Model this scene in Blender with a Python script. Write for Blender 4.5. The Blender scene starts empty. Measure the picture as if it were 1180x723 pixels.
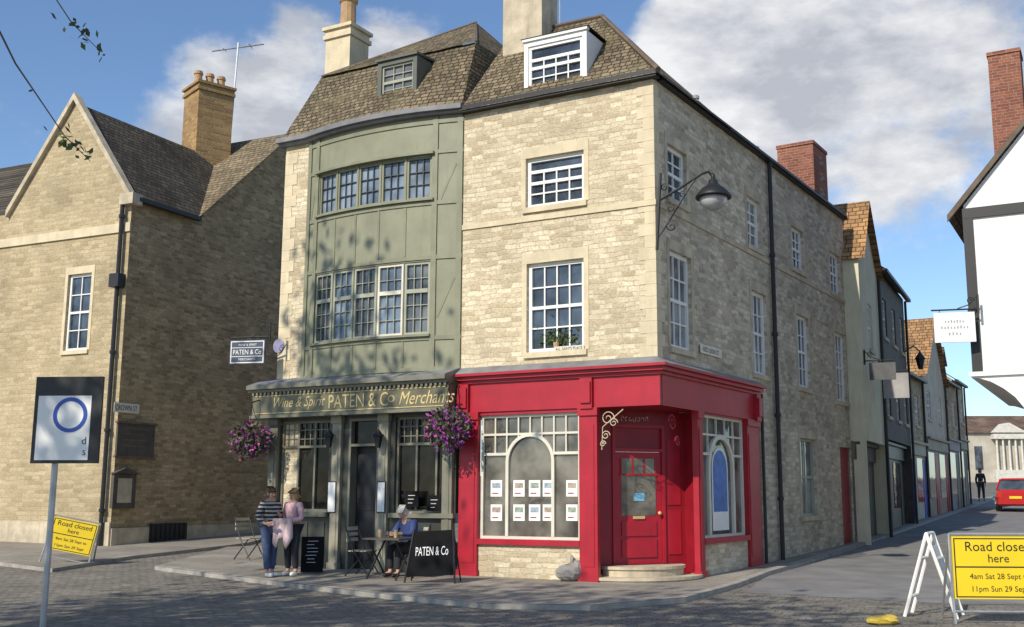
import bpy, bmesh, math, random
from mathutils import Vector, Matrix
R=math.radians; random.seed(7); C=bpy.context; COL=C.scene.collection
F=1240.; CX=635.; CY=361.5; TL=math.atan(208/1240); CH=1.6; PH=.075
ct,st=math.cos(TL),math.sin(TL); CAM=Vector((0,0,CH))
def ray(px,py):
    dx=(px-CX)/F; dy=(CY-py)/F
    return Vector((dx,ct-dy*st,st+dy*ct))
def at(px,py,Y):
    r=ray(px,py); return CAM+r*(Y/r.y)
def gh(y):
    t=min(y,150)-19.5
    return .031*(0 if t<-3 else ((t+3)**2/12 if t<3 else t))
def gp(px,py):
    r=ray(px,py); Y=6.
    while Y<150:
        p=CAM+r*(Y/r.y)
        if p.z<=gh(Y): return p
        Y+=.04
    return p
class Fr:
    def __init__(s,O,d,bow=None):
        s.O=Vector((O[0],O[1])); s.d=Vector((d[0],d[1])).normalized(); s.n=Vector((s.d.y,-s.d.x)); s.bow=bow or (lambda q:0)
    def P(s,a,z,o=0):
        p=s.O+s.d*a+s.n*(o+s.bow(a)); return Vector((p.x,p.y,z))
    def sz(s,px,py,o=0):
        r=ray(px,py); r2=Vector((r.x,r.y)); a=0; b=o
        for _ in range(8):
            t=((s.O-Vector((0,0))).dot(s.n)+b)/r2.dot(s.n)
            q=r2*t-s.O; a=q.dot(s.d); b=o+s.bow(a)
        return a,CH+r.z*t
    def rect(s,x0,x1,y0,y1,o=0):
        xm,ym=(x0+x1)/2,(y0+y1)/2
        return s.sz(x0,ym,o)[0],s.sz(x1,ym,o)[0],s.sz(xm,y1,o)[1],s.sz(xm,y0,o)[1]
FL=Fr((0,0),(1,0))
class MB:
    def __init__(s): s.v=[]; s.f=[]
    def poly(s,pts):
        i=len(s.v); s.v+=[Vector(p) for p in pts]; s.f.append(tuple(range(i,i+len(pts)))); return s
    def hexa(s,b,t):
        i=len(s.v); s.v+=[Vector(p) for p in list(b)+list(t)]
        s.f+=[tuple(i+k for k in q) for q in ((0,3,2,1),(4,5,6,7),(0,1,5,4),(1,2,6,5),(2,3,7,6),(3,0,4,7))]; return s
    def box(s,fr,a,b,z0,z1,o0,o1,seg=1):
        for k in range(seg):
            x0=a+(b-a)*k/seg; x1=a+(b-a)*(k+1)/seg
            q=[(x0,o0),(x1,o0),(x1,o1),(x0,o1)]
            s.hexa([fr.P(x,z0,o) for x,o in q],[fr.P(x,z1,o) for x,o in q])
        return s
    def prism(s,fr,pl,o0,o1):
        n=len(pl); A=[fr.P(a,z,o0) for a,z in pl]; B=[fr.P(a,z,o1) for a,z in pl]
        s.poly(A); s.poly(B)
        for i in range(n): s.poly([A[i],A[(i+1)%n],B[(i+1)%n],B[i]])
        return s
    def tube(s,pts,r,n=6):
        pts=[Vector(p) for p in pts]; rs=r if isinstance(r,(list,tuple)) else [r]*len(pts); i0=len(s.v)
        for i,p in enumerate(pts):
            d=(pts[min(i+1,len(pts)-1)]-pts[max(i-1,0)]).normalized()
            a=d.cross(Vector((0,0,1)))
            if a.length<.05: a=d.cross(Vector((1,0,0)))
            a.normalize(); b=d.cross(a)
            for k in range(n):
                t=2*math.pi*k/n; s.v.append(p+(a*math.cos(t)+b*math.sin(t))*rs[i])
        for i in range(len(pts)-1):
            for k in range(n):
                q=i0+i*n; s.f.append((q+k,q+(k+1)%n,q+n+(k+1)%n,q+n+k))
        s.f.append(tuple(i0+k for k in range(n))); q=i0+(len(pts)-1)*n; s.f.append(tuple(q+k for k in range(n))); return s
    def lathe(s,c,prof,n=16):
        c=Vector(c); i0=len(s.v)
        for r,z in prof:
            for k in range(n):
                t=2*math.pi*k/n; s.v.append(c+Vector((r*math.cos(t),r*math.sin(t),z)))
        for i in range(len(prof)-1):
            for k in range(n):
                q=i0+i*n; s.f.append((q+k,q+(k+1)%n,q+n+(k+1)%n,q+n+k))
        s.f.append(tuple(i0+k for k in range(n))); q=i0+(len(prof)-1)*n; s.f.append(tuple(q+k for k in range(n))); return s
    def ball(s,c,r,n=10):
        if not isinstance(r,(list,tuple)): r=(r,r,r)
        c=Vector(c); i0=len(s.v)
        for i in range(n+1):
            a=math.pi*i/n
            for k in range(n*2):
                t=math.pi*k/n; s.v.append(c+Vector((r[0]*math.sin(a)*math.cos(t),r[1]*math.sin(a)*math.sin(t),r[2]*math.cos(a))))
        m=n*2
        for i in range(n):
            for k in range(m): s.f.append((i0+i*m+k,i0+i*m+(k+1)%m,i0+(i+1)*m+(k+1)%m,i0+(i+1)*m+k))
        return s
    def leaf(s,p,sz):
        a=Vector((random.gauss(0,1),random.gauss(0,1),random.gauss(0,1))).normalized()
        b=a.cross(Vector((random.gauss(0,1),random.gauss(0,1),random.gauss(0,1)))).normalized(); p=Vector(p)
        return s.poly([p-a*sz,p+b*sz*.55,p+a*sz,p-b*sz*.55])
    def text(s,body,P,xv,yv,h=None,w=None,shear=0,maxw=None):
        cu=bpy.data.curves.new('t','FONT'); cu.body=body; cu.align_x='CENTER'; cu.align_y='CENTER'; cu.shear=shear; cu.resolution_u=3
        o=bpy.data.objects.new('t',cu); COL.objects.link(o); C.view_layer.update()
        me=bpy.data.meshes.new_from_object(o.evaluated_get(C.evaluated_depsgraph_get()))
        if me.vertices:
            xs=[v.co.x for v in me.vertices]; ys=[v.co.y for v in me.vertices]
            W=max(xs)-min(xs); H=max(ys)-min(ys); sy=(h/H) if h else w/W; sx=(w/W) if w else sy
            if maxw and W*sx>maxw: sx=maxw/W
            cx=(max(xs)+min(xs))/2; cy=(max(ys)+min(ys))/2; i0=len(s.v); P=Vector(P); xv=Vector(xv).normalized(); yv=Vector(yv).normalized()
            for v in me.vertices: s.v.append(P+xv*((v.co.x-cx)*sx)+yv*((v.co.y-cy)*sy))
            for p in me.polygons: s.f.append(tuple(i0+k for k in p.vertices))
        bpy.data.objects.remove(o); bpy.data.meshes.remove(me); bpy.data.curves.remove(cu); return s
    def build(s,name,mat,parent=None,world=True,smooth=False,off=None):
        top=parent
        while top and top.parent: top=top.parent
        if parent is None:
            if off is None:
                off=Vector(((min(v.x for v in s.v)+max(v.x for v in s.v))/2,(min(v.y for v in s.v)+max(v.y for v in s.v))/2,min(v.z for v in s.v)))
        else: off=top.location.copy() if world else Vector((0,0,0))
        me=bpy.data.meshes.new(name); me.from_pydata([v-off for v in s.v],[],s.f)
        bm=bmesh.new(); bm.from_mesh(me); bmesh.ops.recalc_face_normals(bm,faces=bm.faces); bm.to_mesh(me); bm.free()
        me.materials.append(mat)
        if smooth:
            for p in me.polygons: p.use_smooth=True
        o=bpy.data.objects.new(name,me); COL.objects.link(o)
        if parent: o.parent=parent
        else: o.location=off
        return o
def tag(o,label,cat,group=None,kind=None):
    o['label']=label; o['category']=cat
    if group: o['group']=group
    if kind: o['kind']=kind
    return o
def T(name,label,cat,loc,rz=0,group=None):
    o=bpy.data.objects.new(name,None); o.empty_display_size=.2; COL.objects.link(o); o.location=loc; o.rotation_euler=(0,0,rz); C.view_layer.update()
    return tag(o,label,cat,group)
# ---------------------------------------------------------------- materials
def newmat(name):
    m=bpy.data.materials.new(name); m.use_nodes=True; return m,m.node_tree,m.node_tree.nodes['Principled BSDF']
def nd(nt,t,**k):
    n=nt.nodes.new(t)
    for a,b in k.items(): setattr(n,a,b)
    return n
def mixc(nt,f,a,b,bt='MIX'):
    n=nd(nt,'ShaderNodeMix',data_type='RGBA',blend_type=bt)
    for i,x in ((0,f),(6,a),(7,b)):
        if isinstance(x,bpy.types.NodeSocket): nt.links.new(x,n.inputs[i])
        else: n.inputs[i].default_value=x if i==0 else ((*x,1) if len(x)==3 else x)
    return n.outputs[2]
def mth(nt,op,a,b=0,c=None):
    n=nd(nt,'ShaderNodeMath',operation=op)
    for i,x in enumerate((a,b) if c is None else (a,b,c)):
        if isinstance(x,bpy.types.NodeSocket): nt.links.new(x,n.inputs[i])
        else: n.inputs[i].default_value=x
    return n.outputs[0]
def noise(nt,vec,sc,det=4,rough=.55):
    n=nd(nt,'ShaderNodeTexNoise'); n.inputs['Scale'].default_value=sc; n.inputs['Detail'].default_value=det; n.inputs['Roughness'].default_value=rough
    nt.links.new(vec,n.inputs['Vector']); return n
def mr(nt,x,a,b,c,d):
    n=nd(nt,'ShaderNodeMapRange'); nt.links.new(x,n.inputs[0])
    for i,v in enumerate((a,b,c,d)): n.inputs[i+1].default_value=v
    return n.outputs[0]
def M(name,col,rough=.6,met=0,var=.15,sc=5,bump=0,spec=.5,obj=False,streak=0):
    m,nt,b=newmat(name)
    if obj: p=nd(nt,'ShaderNodeTexCoord').outputs['Object']
    else: p=nd(nt,'ShaderNodeNewGeometry').outputs['Position']
    n=noise(nt,p,sc,5); f=mr(nt,n.outputs[0],.3,.7,0,1)
    out=mixc(nt,f,tuple(c*(1-var) for c in col),tuple(min(1,c*(1+var)) for c in col))
    if streak:
        mp=nd(nt,'ShaderNodeMapping'); mp.inputs['Scale'].default_value=(7,7,.7); nt.links.new(p,mp.inputs[0]); n5=noise(nt,mp.outputs[0],1.2,5,.65)
        out=mixc(nt,mr(nt,n5.outputs[0],.5,.75,0,streak),out,tuple(c*.45 for c in col))
    nt.links.new(out,b.inputs['Base Color'])
    b.inputs['Roughness'].default_value=rough; b.inputs['Metallic'].default_value=met; b.inputs['Specular IOR Level'].default_value=spec
    if bump:
        n2=noise(nt,p,sc*6,4); bp=nd(nt,'ShaderNodeBump'); bp.inputs['Strength'].default_value=bump; bp.inputs['Distance'].default_value=.02
        nt.links.new(n2.outputs[0],bp.inputs['Height']); nt.links.new(bp.outputs[0],b.inputs['Normal'])
    return m
def brickM(name,d,c1,c2,mo,bw,bh,ms=.012,var=.28,bump=.5,zs=1,dist=.03,rough=.9,flat=False,bias=0,stain=None,amt=.75):
    m,nt,b=newmat(name); L=nt.links; p=nd(nt,'ShaderNodeNewGeometry').outputs['Position']
    dt=nd(nt,'ShaderNodeVectorMath',operation='DOT_PRODUCT'); L.new(p,dt.inputs[0]); dt.inputs[1].default_value=(d[0],d[1],0)
    if flat:
        d2=nd(nt,'ShaderNodeVectorMath',operation='DOT_PRODUCT'); L.new(p,d2.inputs[0]); d2.inputs[1].default_value=(-d[1],d[0],0); z=d2.outputs['Value']
    else:
        se=nd(nt,'ShaderNodeSeparateXYZ'); L.new(p,se.inputs[0]); z=mth(nt,'MULTIPLY',se.outputs[2],zs)
    cb=nd(nt,'ShaderNodeCombineXYZ'); L.new(dt.outputs['Value'],cb.inputs[0]); L.new(z,cb.inputs[1])
    n1=noise(nt,p,2.6,4); sb=nd(nt,'ShaderNodeVectorMath',operation='SUBTRACT'); L.new(n1.outputs['Color'],sb.inputs[0]); sb.inputs[1].default_value=(.5,.5,.5)
    sc=nd(nt,'ShaderNodeVectorMath',operation='SCALE'); L.new(sb.outputs[0],sc.inputs[0]); sc.inputs['Scale'].default_value=dist*4
    ad=nd(nt,'ShaderNodeVectorMath',operation='ADD'); L.new(cb.outputs[0],ad.inputs[0]); L.new(sc.outputs[0],ad.inputs[1])
    br=nd(nt,'ShaderNodeTexBrick'); L.new(ad.outputs[0],br.inputs['Vector'])
    for k,v in (('Color1',(*c1,1)),('Color2',(*c2,1)),('Mortar',(*mo,1)),('Scale',1),('Mortar Size',ms),('Mortar Smooth',.3),('Bias',bias),('Brick Width',bw),('Row Height',bh)): br.inputs[k].default_value=v
    br.offset_frequency=2; br.squash=1.45; br.squash_frequency=3
    n2=noise(nt,p,.7,6,.65); f2=mr(nt,n2.outputs[0],.3,.7,1-var,1+var)
    n3=noise(nt,p,22,4); f3=mr(nt,n3.outputs[0],.25,.75,.78,1.22)
    ff=mth(nt,'MULTIPLY',f2,f3)
    vm=nd(nt,'ShaderNodeVectorMath',operation='SCALE'); L.new(br.outputs['Color'],vm.inputs[0]); L.new(ff,vm.inputs['Scale'])
    out=vm.outputs[0]
    if stain:
        n4=noise(nt,p,1.6,7,.7); f4=mr(nt,n4.outputs[0],.5,.68,0,amt); out=mixc(nt,f4,out,stain)
    L.new(out,b.inputs['Base Color']); b.inputs['Roughness'].default_value=rough; b.inputs['Specular IOR Level'].default_value=.25
    h=mth(nt,'ADD',mth(nt,'MULTIPLY',br.outputs['Fac'],-1),mth(nt,'MULTIPLY',n3.outputs[0],.7))
    bp=nd(nt,'ShaderNodeBump'); bp.inputs['Strength'].default_value=bump; bp.inputs['Distance'].default_value=.03
    L.new(h,bp.inputs['Height']); L.new(bp.outputs[0],b.inputs['Normal']); return m
u=Vector((.8846,-.4664)); v=Vector((.517,.856)); K=Vector((1.856,18.66))
rd=Vector((.4217,.9068)); lw=Vector((.41,.912)); rd2=Vector((.468,.8837))
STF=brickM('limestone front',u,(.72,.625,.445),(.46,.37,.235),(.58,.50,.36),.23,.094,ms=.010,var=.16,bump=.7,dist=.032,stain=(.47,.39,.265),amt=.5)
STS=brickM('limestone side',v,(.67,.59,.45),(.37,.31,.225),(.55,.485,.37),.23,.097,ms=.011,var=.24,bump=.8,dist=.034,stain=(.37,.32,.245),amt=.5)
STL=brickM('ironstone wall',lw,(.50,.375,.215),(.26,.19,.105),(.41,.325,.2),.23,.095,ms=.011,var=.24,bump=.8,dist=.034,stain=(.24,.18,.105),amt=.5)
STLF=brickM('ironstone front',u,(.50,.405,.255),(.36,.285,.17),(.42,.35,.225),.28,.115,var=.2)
STR=brickM('street stone',rd,(.52,.43,.295),(.29,.225,.145),(.42,.355,.245),.24,.1,var=.3,stain=(.27,.22,.155),amt=.6)
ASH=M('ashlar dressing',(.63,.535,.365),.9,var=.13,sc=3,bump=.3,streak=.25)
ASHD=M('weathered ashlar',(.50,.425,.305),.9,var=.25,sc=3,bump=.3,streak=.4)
RFF=brickM('stone slate front',u,(.235,.182,.112),(.10,.08,.05),(.035,.028,.02),.13,.10,ms=.012,var=.4,bump=1.,dist=.02,stain=(.18,.16,.085))
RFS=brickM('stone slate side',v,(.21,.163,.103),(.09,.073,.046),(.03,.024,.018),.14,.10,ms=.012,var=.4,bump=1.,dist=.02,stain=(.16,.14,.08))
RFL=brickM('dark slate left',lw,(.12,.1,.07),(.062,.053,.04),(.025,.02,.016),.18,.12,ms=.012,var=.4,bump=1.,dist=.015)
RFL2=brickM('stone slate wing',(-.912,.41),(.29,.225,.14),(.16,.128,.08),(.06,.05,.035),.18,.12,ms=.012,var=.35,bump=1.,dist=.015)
BRK=brickM('red brick',u,(.30,.11,.065),(.19,.065,.042),(.28,.22,.18),.22,.075,ms=.008,var=.25,bump=.4,dist=.006)
BRKY=brickM('tan brick',u,(.42,.27,.11),(.26,.15,.065),(.33,.25,.16),.24,.085,ms=.009,var=.25,bump=.4,dist=.006)
ORR=brickM('orange roof tile',rd,(.36,.2,.095),(.2,.115,.06),(.08,.05,.03),.2,.14,var=.35,bump=.9,dist=.01)
ORR2=brickM('orange roof tile end',(.907,-.42),(.44,.25,.11),(.25,.145,.07),(.08,.05,.03),.2,.14,var=.35,bump=.9,dist=.01)
GRR=brickM('brown roof tile',rd,(.24,.155,.11),(.13,.09,.066),(.04,.03,.025),.2,.14,var=.35,bump=.9,dist=.01)
SETT=brickM('granite setts',(.94,-.34),(.27,.245,.203),(.17,.155,.13),(.12,.11,.093),.2,.115,ms=.014,var=.27,bump=.8,dist=.025,rough=.85,flat=True,stain=(.22,.2,.167),amt=.7)
FLAG=brickM('york flags',u,(.295,.267,.222),(.23,.208,.175),(.15,.136,.115),.8,.55,ms=.008,var=.25,bump=.25,dist=.01,rough=.85,flat=True,stain=(.255,.23,.193),amt=.5)
ASPH=M('asphalt',(.19,.185,.178),.92,var=.22,sc=1.5,bump=.4)
KERB=M('kerb granite',(.32,.297,.26),.85,var=.25,sc=4,bump=.3)
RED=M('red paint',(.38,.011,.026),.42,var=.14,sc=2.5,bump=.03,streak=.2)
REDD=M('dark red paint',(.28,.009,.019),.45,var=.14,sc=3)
GRN=M('sage paint',(.24,.24,.16),.55,var=.12,sc=2.2,bump=.05,streak=.25)
GRND=M('sage trim',(.215,.217,.142),.55,var=.15,sc=3,streak=.2)
CAME=M('dark lead bars',(.06,.065,.06),.5,var=.15,sc=3)
DORM=M('dark grey green',(.10,.108,.085),.55,var=.15,sc=3)
PUB=M('dark olive paint',(.045,.047,.036),.45,var=.2,sc=3)
FASC=M('olive fascia board',(.14,.132,.083),.5,var=.2,sc=3,streak=.2)
PUBL=M('olive pilaster paint',(.18,.172,.125),.5,var=.15,sc=3,streak=.2)
PUBS=M('stone coloured columns',(.30,.275,.2),.6,var=.15,sc=3,streak=.25)
BOWF=M('pale grey green frames',(.34,.35,.27),.5,var=.1,sc=4)
WHT=M('white paint',(.80,.79,.75),.5,var=.05,sc=4)
WHR=M('white render',(.8,.79,.76),.85,var=.06,sc=1.5,bump=.15,streak=.12)
CRM=M('cream render',(.60,.56,.40),.85,var=.1,sc=1.5,bump=.15,streak=.3)
CRM2=M('pale cream render',(.50,.45,.35),.85,var=.15,sc=1.5,bump=.15,streak=.4)
CRMP=M('cream paint',(.66,.62,.51),.5,var=.08,sc=4)
TANP=M('tan shopfront paint',(.26,.22,.165),.6,var=.2,sc=2,streak=.3)
BLK=M('black paint',(.014,.014,.015),.5,var=.2,sc=4)
BLKM=M('matt black canvas',(.012,.012,.013),.95,var=.2,sc=4,spec=.1)
TMB=M('dark timber',(.085,.07,.056),.75,var=.3,sc=4,bump=.2,streak=.3)
TMBB=M('brown timber edge',(.13,.095,.065),.75,var=.3,sc=4,bump=.2)
LEAD=M('lead sheet',(.19,.19,.195),.6,var=.25,sc=3)
GLD=M('gilt lettering',(.60,.47,.21),.5,var=.18,sc=9)
GRYM=M('galvanised metal',(.4,.41,.42),.4,.6)
YEL=M('yellow sign face',(.80,.57,.012),.5,var=.06,sc=2,obj=True)
SGNG=M('slate blue sign board',(.085,.10,.135),.7,spec=.2)
SGNP=M('plain grey sign board',(.12,.12,.122),.7,spec=.2)
CHALK=M('chalk white',(.7,.7,.68),.8)
TERR=M('terracotta buff pot',(.42,.27,.14),.85,var=.2)
SKIN=M('skin',(.52,.3,.21),.55,var=.06,sc=10,obj=True)
GREY=M('grey stone paint',(.34,.33,.32),.8,var=.2,sc=2)
WTXT=M('white lettering',(.8,.8,.78),.6,var=.02)
BLUE=M('blue sign paint',(.02,.07,.36),.4)
def glassM(name,base,rough=.04,refl_blind=None,spec=.75):
    m,nt,b=newmat(name); p=nd(nt,'ShaderNodeNewGeometry').outputs['Position']; n=noise(nt,p,1.3,3)
    f=mr(nt,n.outputs[0],.4,.62,0,1)
    nt.links.new(mixc(nt,f,base,refl_blind or tuple(c*2.4 for c in base)),b.inputs['Base Color'])
    b.inputs['Roughness'].default_value=rough; b.inputs['IOR'].default_value=1.5; b.inputs['Specular IOR Level'].default_value=spec
    n2=noise(nt,p,3,2); bp=nd(nt,'ShaderNodeBump'); bp.inputs['Strength'].default_value=.06; bp.inputs['Distance'].default_value=.05
    nt.links.new(n2.outputs[0],bp.inputs['Height']); nt.links.new(bp.outputs[0],b.inputs['Normal']); return m
GL=glassM('window glass',(.02,.024,.03),refl_blind=(.08,.105,.14)); GLD_=glassM('dark pub glass',(.005,.005,.005),refl_blind=(.02,.018,.015),spec=.22); GLC=glassM('window glass with blind',(.09,.1,.11),refl_blind=(.36,.36,.35)); GLS=glassM('shop glass',(.05,.046,.04),refl_blind=(.2,.185,.155)); GLL=glassM('leaded glass',(.10,.13,.17),refl_blind=(.26,.32,.39)); GLW=glassM('dim leaded glass',(.03,.032,.034),refl_blind=(.17,.18,.18))  # GL and GLL: bluish sky reflection painted into the colour; GLC: a blind
def leafM(name,c1,c2):
    m,nt,b=newmat(name); p=nd(nt,'ShaderNodeNewGeometry').outputs['Position']; n=noise(nt,p,9,3); f=mr(nt,n.outputs[0],.35,.65,0,1)
    nt.links.new(mixc(nt,f,c1,c2),b.inputs['Base Color']); b.inputs['Roughness'].default_value=.6; return m
LEAF=leafM('leaves',(.03,.055,.015),(.09,.13,.035)); PINK=leafM('petunia petals',(.32,.02,.17),(.62,.16,.42)); PURP=leafM('purple petals',(.16,.02,.22),(.4,.08,.4)); BARK=M('bark',(.1,.075,.05),.9,var=.3,sc=8,bump=.6)
# ---------------------------------------------------------------- generic pieces
def wall(mb,fr,s0,s1,z0,z1,holes,dep=.16):
    S=sorted({s0,s1,*[x for h in holes for x in h[:2]]}); Z=sorted({z0,z1,*[x for h in holes for x in h[2:4]]})
    for i in range(len(S)-1):
        for j in range(len(Z)-1):
            a,b,c,d=S[i],S[i+1],Z[j],Z[j+1]; m,n=(a+b)/2,(c+d)/2
            if any(h[0]<m<h[1] and h[2]<n<h[3] for h in holes): continue
            mb.poly([fr.P(a,c),fr.P(b,c),fr.P(b,d),fr.P(a,d)])
    for a,b,c,d in [h[:4] for h in holes]:
        for p,q in (((a,c),(b,c)),((b,c),(b,d)),((b,d),(a,d)),((a,d),(a,c))):
            mb.poly([fr.P(*p,0),fr.P(*q,0),fr.P(*q,-dep),fr.P(*p,-dep)])
def sash(fr,par,r,nx,nz,o=-.07,fm=WHT,fw=.075,bw=.028,sill=True,gl=GL,mid=True,sur=None,sillm=ASH,name='window',drop=0,barm=None,trans=None):
    s0,s1,z0,z1=r; m=MB()
    m.box(fr,s0,s0+fw,z0,z1,o-.06,o).box(fr,s1-fw,s1,z0,z1,o-.06,o).box(fr,s0+fw,s1-fw,z0,z0+fw,o-.06,o).box(fr,s0+fw,s1-fw,z1-fw,z1,o-.06,o)
    zm=(z0+z1)/2
    if mid: m.box(fr,s0+fw,s1-fw,zm-.03,zm+.03,o-.05,o-.004)
    if trans: zt=z0+(z1-z0)*trans; m.box(fr,s0+fw,s1-fw,zt-.04,zt+.04,o-.055,o+.012)
    if drop: m.box(fr,s0+fw,s1-fw,z1-fw-drop,z1-fw-drop+.06,o-.048,o-.006)
    mm=MB() if barm else m
    for i in range(1,nx):
        x=s0+fw+(s1-s0-2*fw)*i/nx; mm.box(fr,x-bw/2,x+bw/2,z0+fw,z1-fw-drop,o-.042,o-.012)
    for j in range(1,nz):
        z=z0+fw+(z1-z0-2*fw)*j/nz
        if (mid and nz%2==0 and j==nz//2) or z>z1-fw-drop-.1 or (trans and abs(z-zt)<.06): continue
        mm.box(fr,s0+fw,s1-fw,z-bw/2,z+bw/2,o-.044,o-.014)
    w=m.build(name,fm,par)
    if barm: mm.build('glazing_bars',barm,w)
    MB().poly([fr.P(s0,z0,o-.05),fr.P(s1,z0,o-.05),fr.P(s1,z1,o-.05),fr.P(s0,z1,o-.05)]).build('pane',gl,w)
    if sill: MB().box(fr,s0-.06,s1+.06,z0-.1,z0+.004,-.12,.05).build('sill',sillm,w)
    if sur:
        k=.1; MB().box(fr,s0-k,s0,z0,z1,.001,.012).box(fr,s1,s1+k,z0,z1,.001,.012).box(fr,s0-k,s1+k,z1,z1+.2,.001,.014).build('surround',sur,w)
    return w
def chimney(par,c,fr_d,w,d,z0,z1,mat,pots=2,ph=.45,potm=TERR,name='chimney',plain=False,pr=1):
    f=Fr((c.x,c.y),fr_d); m=MB()
    if plain: m.box(f,-w/2,w/2,z0,z1-.09,-d/2,d/2).box(f,-w/2-.025,w/2+.025,z1-.09,z1,-d/2-.025,d/2+.025)
    else: m.box(f,-w/2,w/2,z0,z1-.3,-d/2,d/2).box(f,-w/2-.05,w/2+.05,z1-.3,z1-.2,-d/2-.05,d/2+.05).box(f,-w/2-.01,w/2+.01,z1-.2,z1-.08,-d/2-.01,d/2+.01).box(f,-w/2-.07,w/2+.07,z1-.08,z1,-d/2-.07,d/2+.07)
    o=m.build(name,mat,par)
    for i in range(pots):
        x=(i+.5)/pots*w-w/2; p=f.P(x,z1)
        MB().lathe(p,[(r*pr,z) for r,z in ((.15,0),(.13,.08),(.12,ph*.75),(.15,ph*.8),(.15,ph*.88),(.125,ph*.9),(.13,ph),(.09,ph))],12).build('chimney_pot',potm,o)
    return o
def pipe(par,pts,r=.05,name='downpipe',mat=BLK,br=()):
    m=MB().tube(pts,r,8)
    for p in br: m.lathe(Vector(p)-Vector((0,0,.04)),[(r*1.4,0),(r*1.4,.08)],8)
    return m.build(name,mat,par)
Ff=Fr(K,u); Fs=Fr(K,v)
SB=-4.06; SP=-8.66
def W3(a,b,z): p=K+u*a+v*b; return Vector((p.x,p.y,z))
ZE=9.1
# ================================================================= corner stone house with red shop
cb=T('corner_house','three storey pale stone corner house with red painted shopfront and white sash windows','house',(K.x,K.y,0))
h2=Ff.rect(606,673,178,236); h1=Ff.rect(607,673,301,405)
m=MB(); wall(m,Ff,SB,0,3.5,ZE,[h2,h1]); m.build('front_wall',STF,cb)
sash(Ff,cb,h2,4,4,sur=ASH,drop=.22); sash(Ff,cb,h1,4,4,sur=ASH)
side=[(769,791,172,233),(861,876,230,285),(912,926,264,311),(956,968,293,338),(772,797,293,403),(867,884,338,432),(919,933,365,447),(963,975,385,463)]
hs=[Fs.rect(*q) for q in side]
blind=Fs.rect(923,941,506,595); sdoor=Fs.rect(970,983,516,626); sdoor=(sdoor[0],sdoor[1],gh(28),sdoor[3])
SE=12.0; XS=Fs.sz(874,560)[0]
m=MB(); wall(m,Fs,0,SE,3.5,ZE,hs); wall(m,Fs,XS,SE,-.3,3.5,[blind,sdoor])
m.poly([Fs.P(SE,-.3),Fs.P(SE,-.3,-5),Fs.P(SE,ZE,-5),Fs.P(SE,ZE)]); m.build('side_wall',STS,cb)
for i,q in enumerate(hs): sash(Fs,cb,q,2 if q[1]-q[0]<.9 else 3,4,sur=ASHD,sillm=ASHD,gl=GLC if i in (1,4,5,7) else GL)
sash(Fs,cb,blind,2,2,sur=ASHD,sillm=ASHD,gl=GLC,fm=BOWF,fw=.06)
m=MB(); z=3.95; k=0
while z<ZE-.2:
    a=(.32,.2)[k%2]; b=(.2,.32)[k%2]
    m.box(Ff,-a,0.01,z,z+.216,.001,.01).box(Fs,0,b,z,z+.216,.001,.01); z+=.22; k+=1
m.build('quoins',ASH,cb)
MB().box(Ff,SB,.03,6.7,6.8,.001,.028).build('string_course',ASH,cb)
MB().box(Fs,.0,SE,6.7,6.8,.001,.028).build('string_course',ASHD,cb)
MB().box(Ff,SB,.12,ZE-.03,ZE+.11,-.05,.16).build('gutter',BLK,cb); MB().box(Fs,.165,SE+.1,ZE-.02,ZE+.10,-.05,.12).build('gutter',BLK,cb)
m=MB().box(Fs,sdoor[0],sdoor[1],sdoor[2],sdoor[3],-.14,-.09); a,b,c,d=sdoor
for zz in (.08,.55): m.box(Fs,a+.1,b-.1,c+(d-c)*zz,c+(d-c)*(zz+.36),-.09,-.075)
m.build('door',REDD,cb)
# roof
m=MB(); m.poly([W3(SB,-.18,ZE),W3(.18,-.18,ZE),W3(-1.84,1.6,11.3),W3(SB,1.6,11.3)]); m.poly([W3(SB,3.4,9.2),W3(.18,3.4,ZE),W3(-1.84,1.6,11.3),W3(SB,1.6,11.3)]); rf=m.build('roof',RFF,cb)
m=MB(); m.poly([W3(.18,-.18,ZE),W3(.18,3.4,ZE),W3(-1.84,1.6,11.3)]); m.poly([W3(.16,3.2,ZE),W3(.16,SE+.1,ZE),W3(-2.2,SE+.1,9.75),W3(-2.2,3.2,9.75)]); m.poly([W3(-4.8,3.2,ZE),W3(-4.8,SE+.1,ZE),W3(-2.2,SE+.1,9.75),W3(-2.2,3.2,9.75)]); m.build('roof',RFS,cb)
MB().tube([W3(.2,-.2,ZE+.05),W3(-1.84,1.6,11.32),W3(SB,1.6,11.32)],.055,6).build('ridge_tiles',TMBB,rf)
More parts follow.
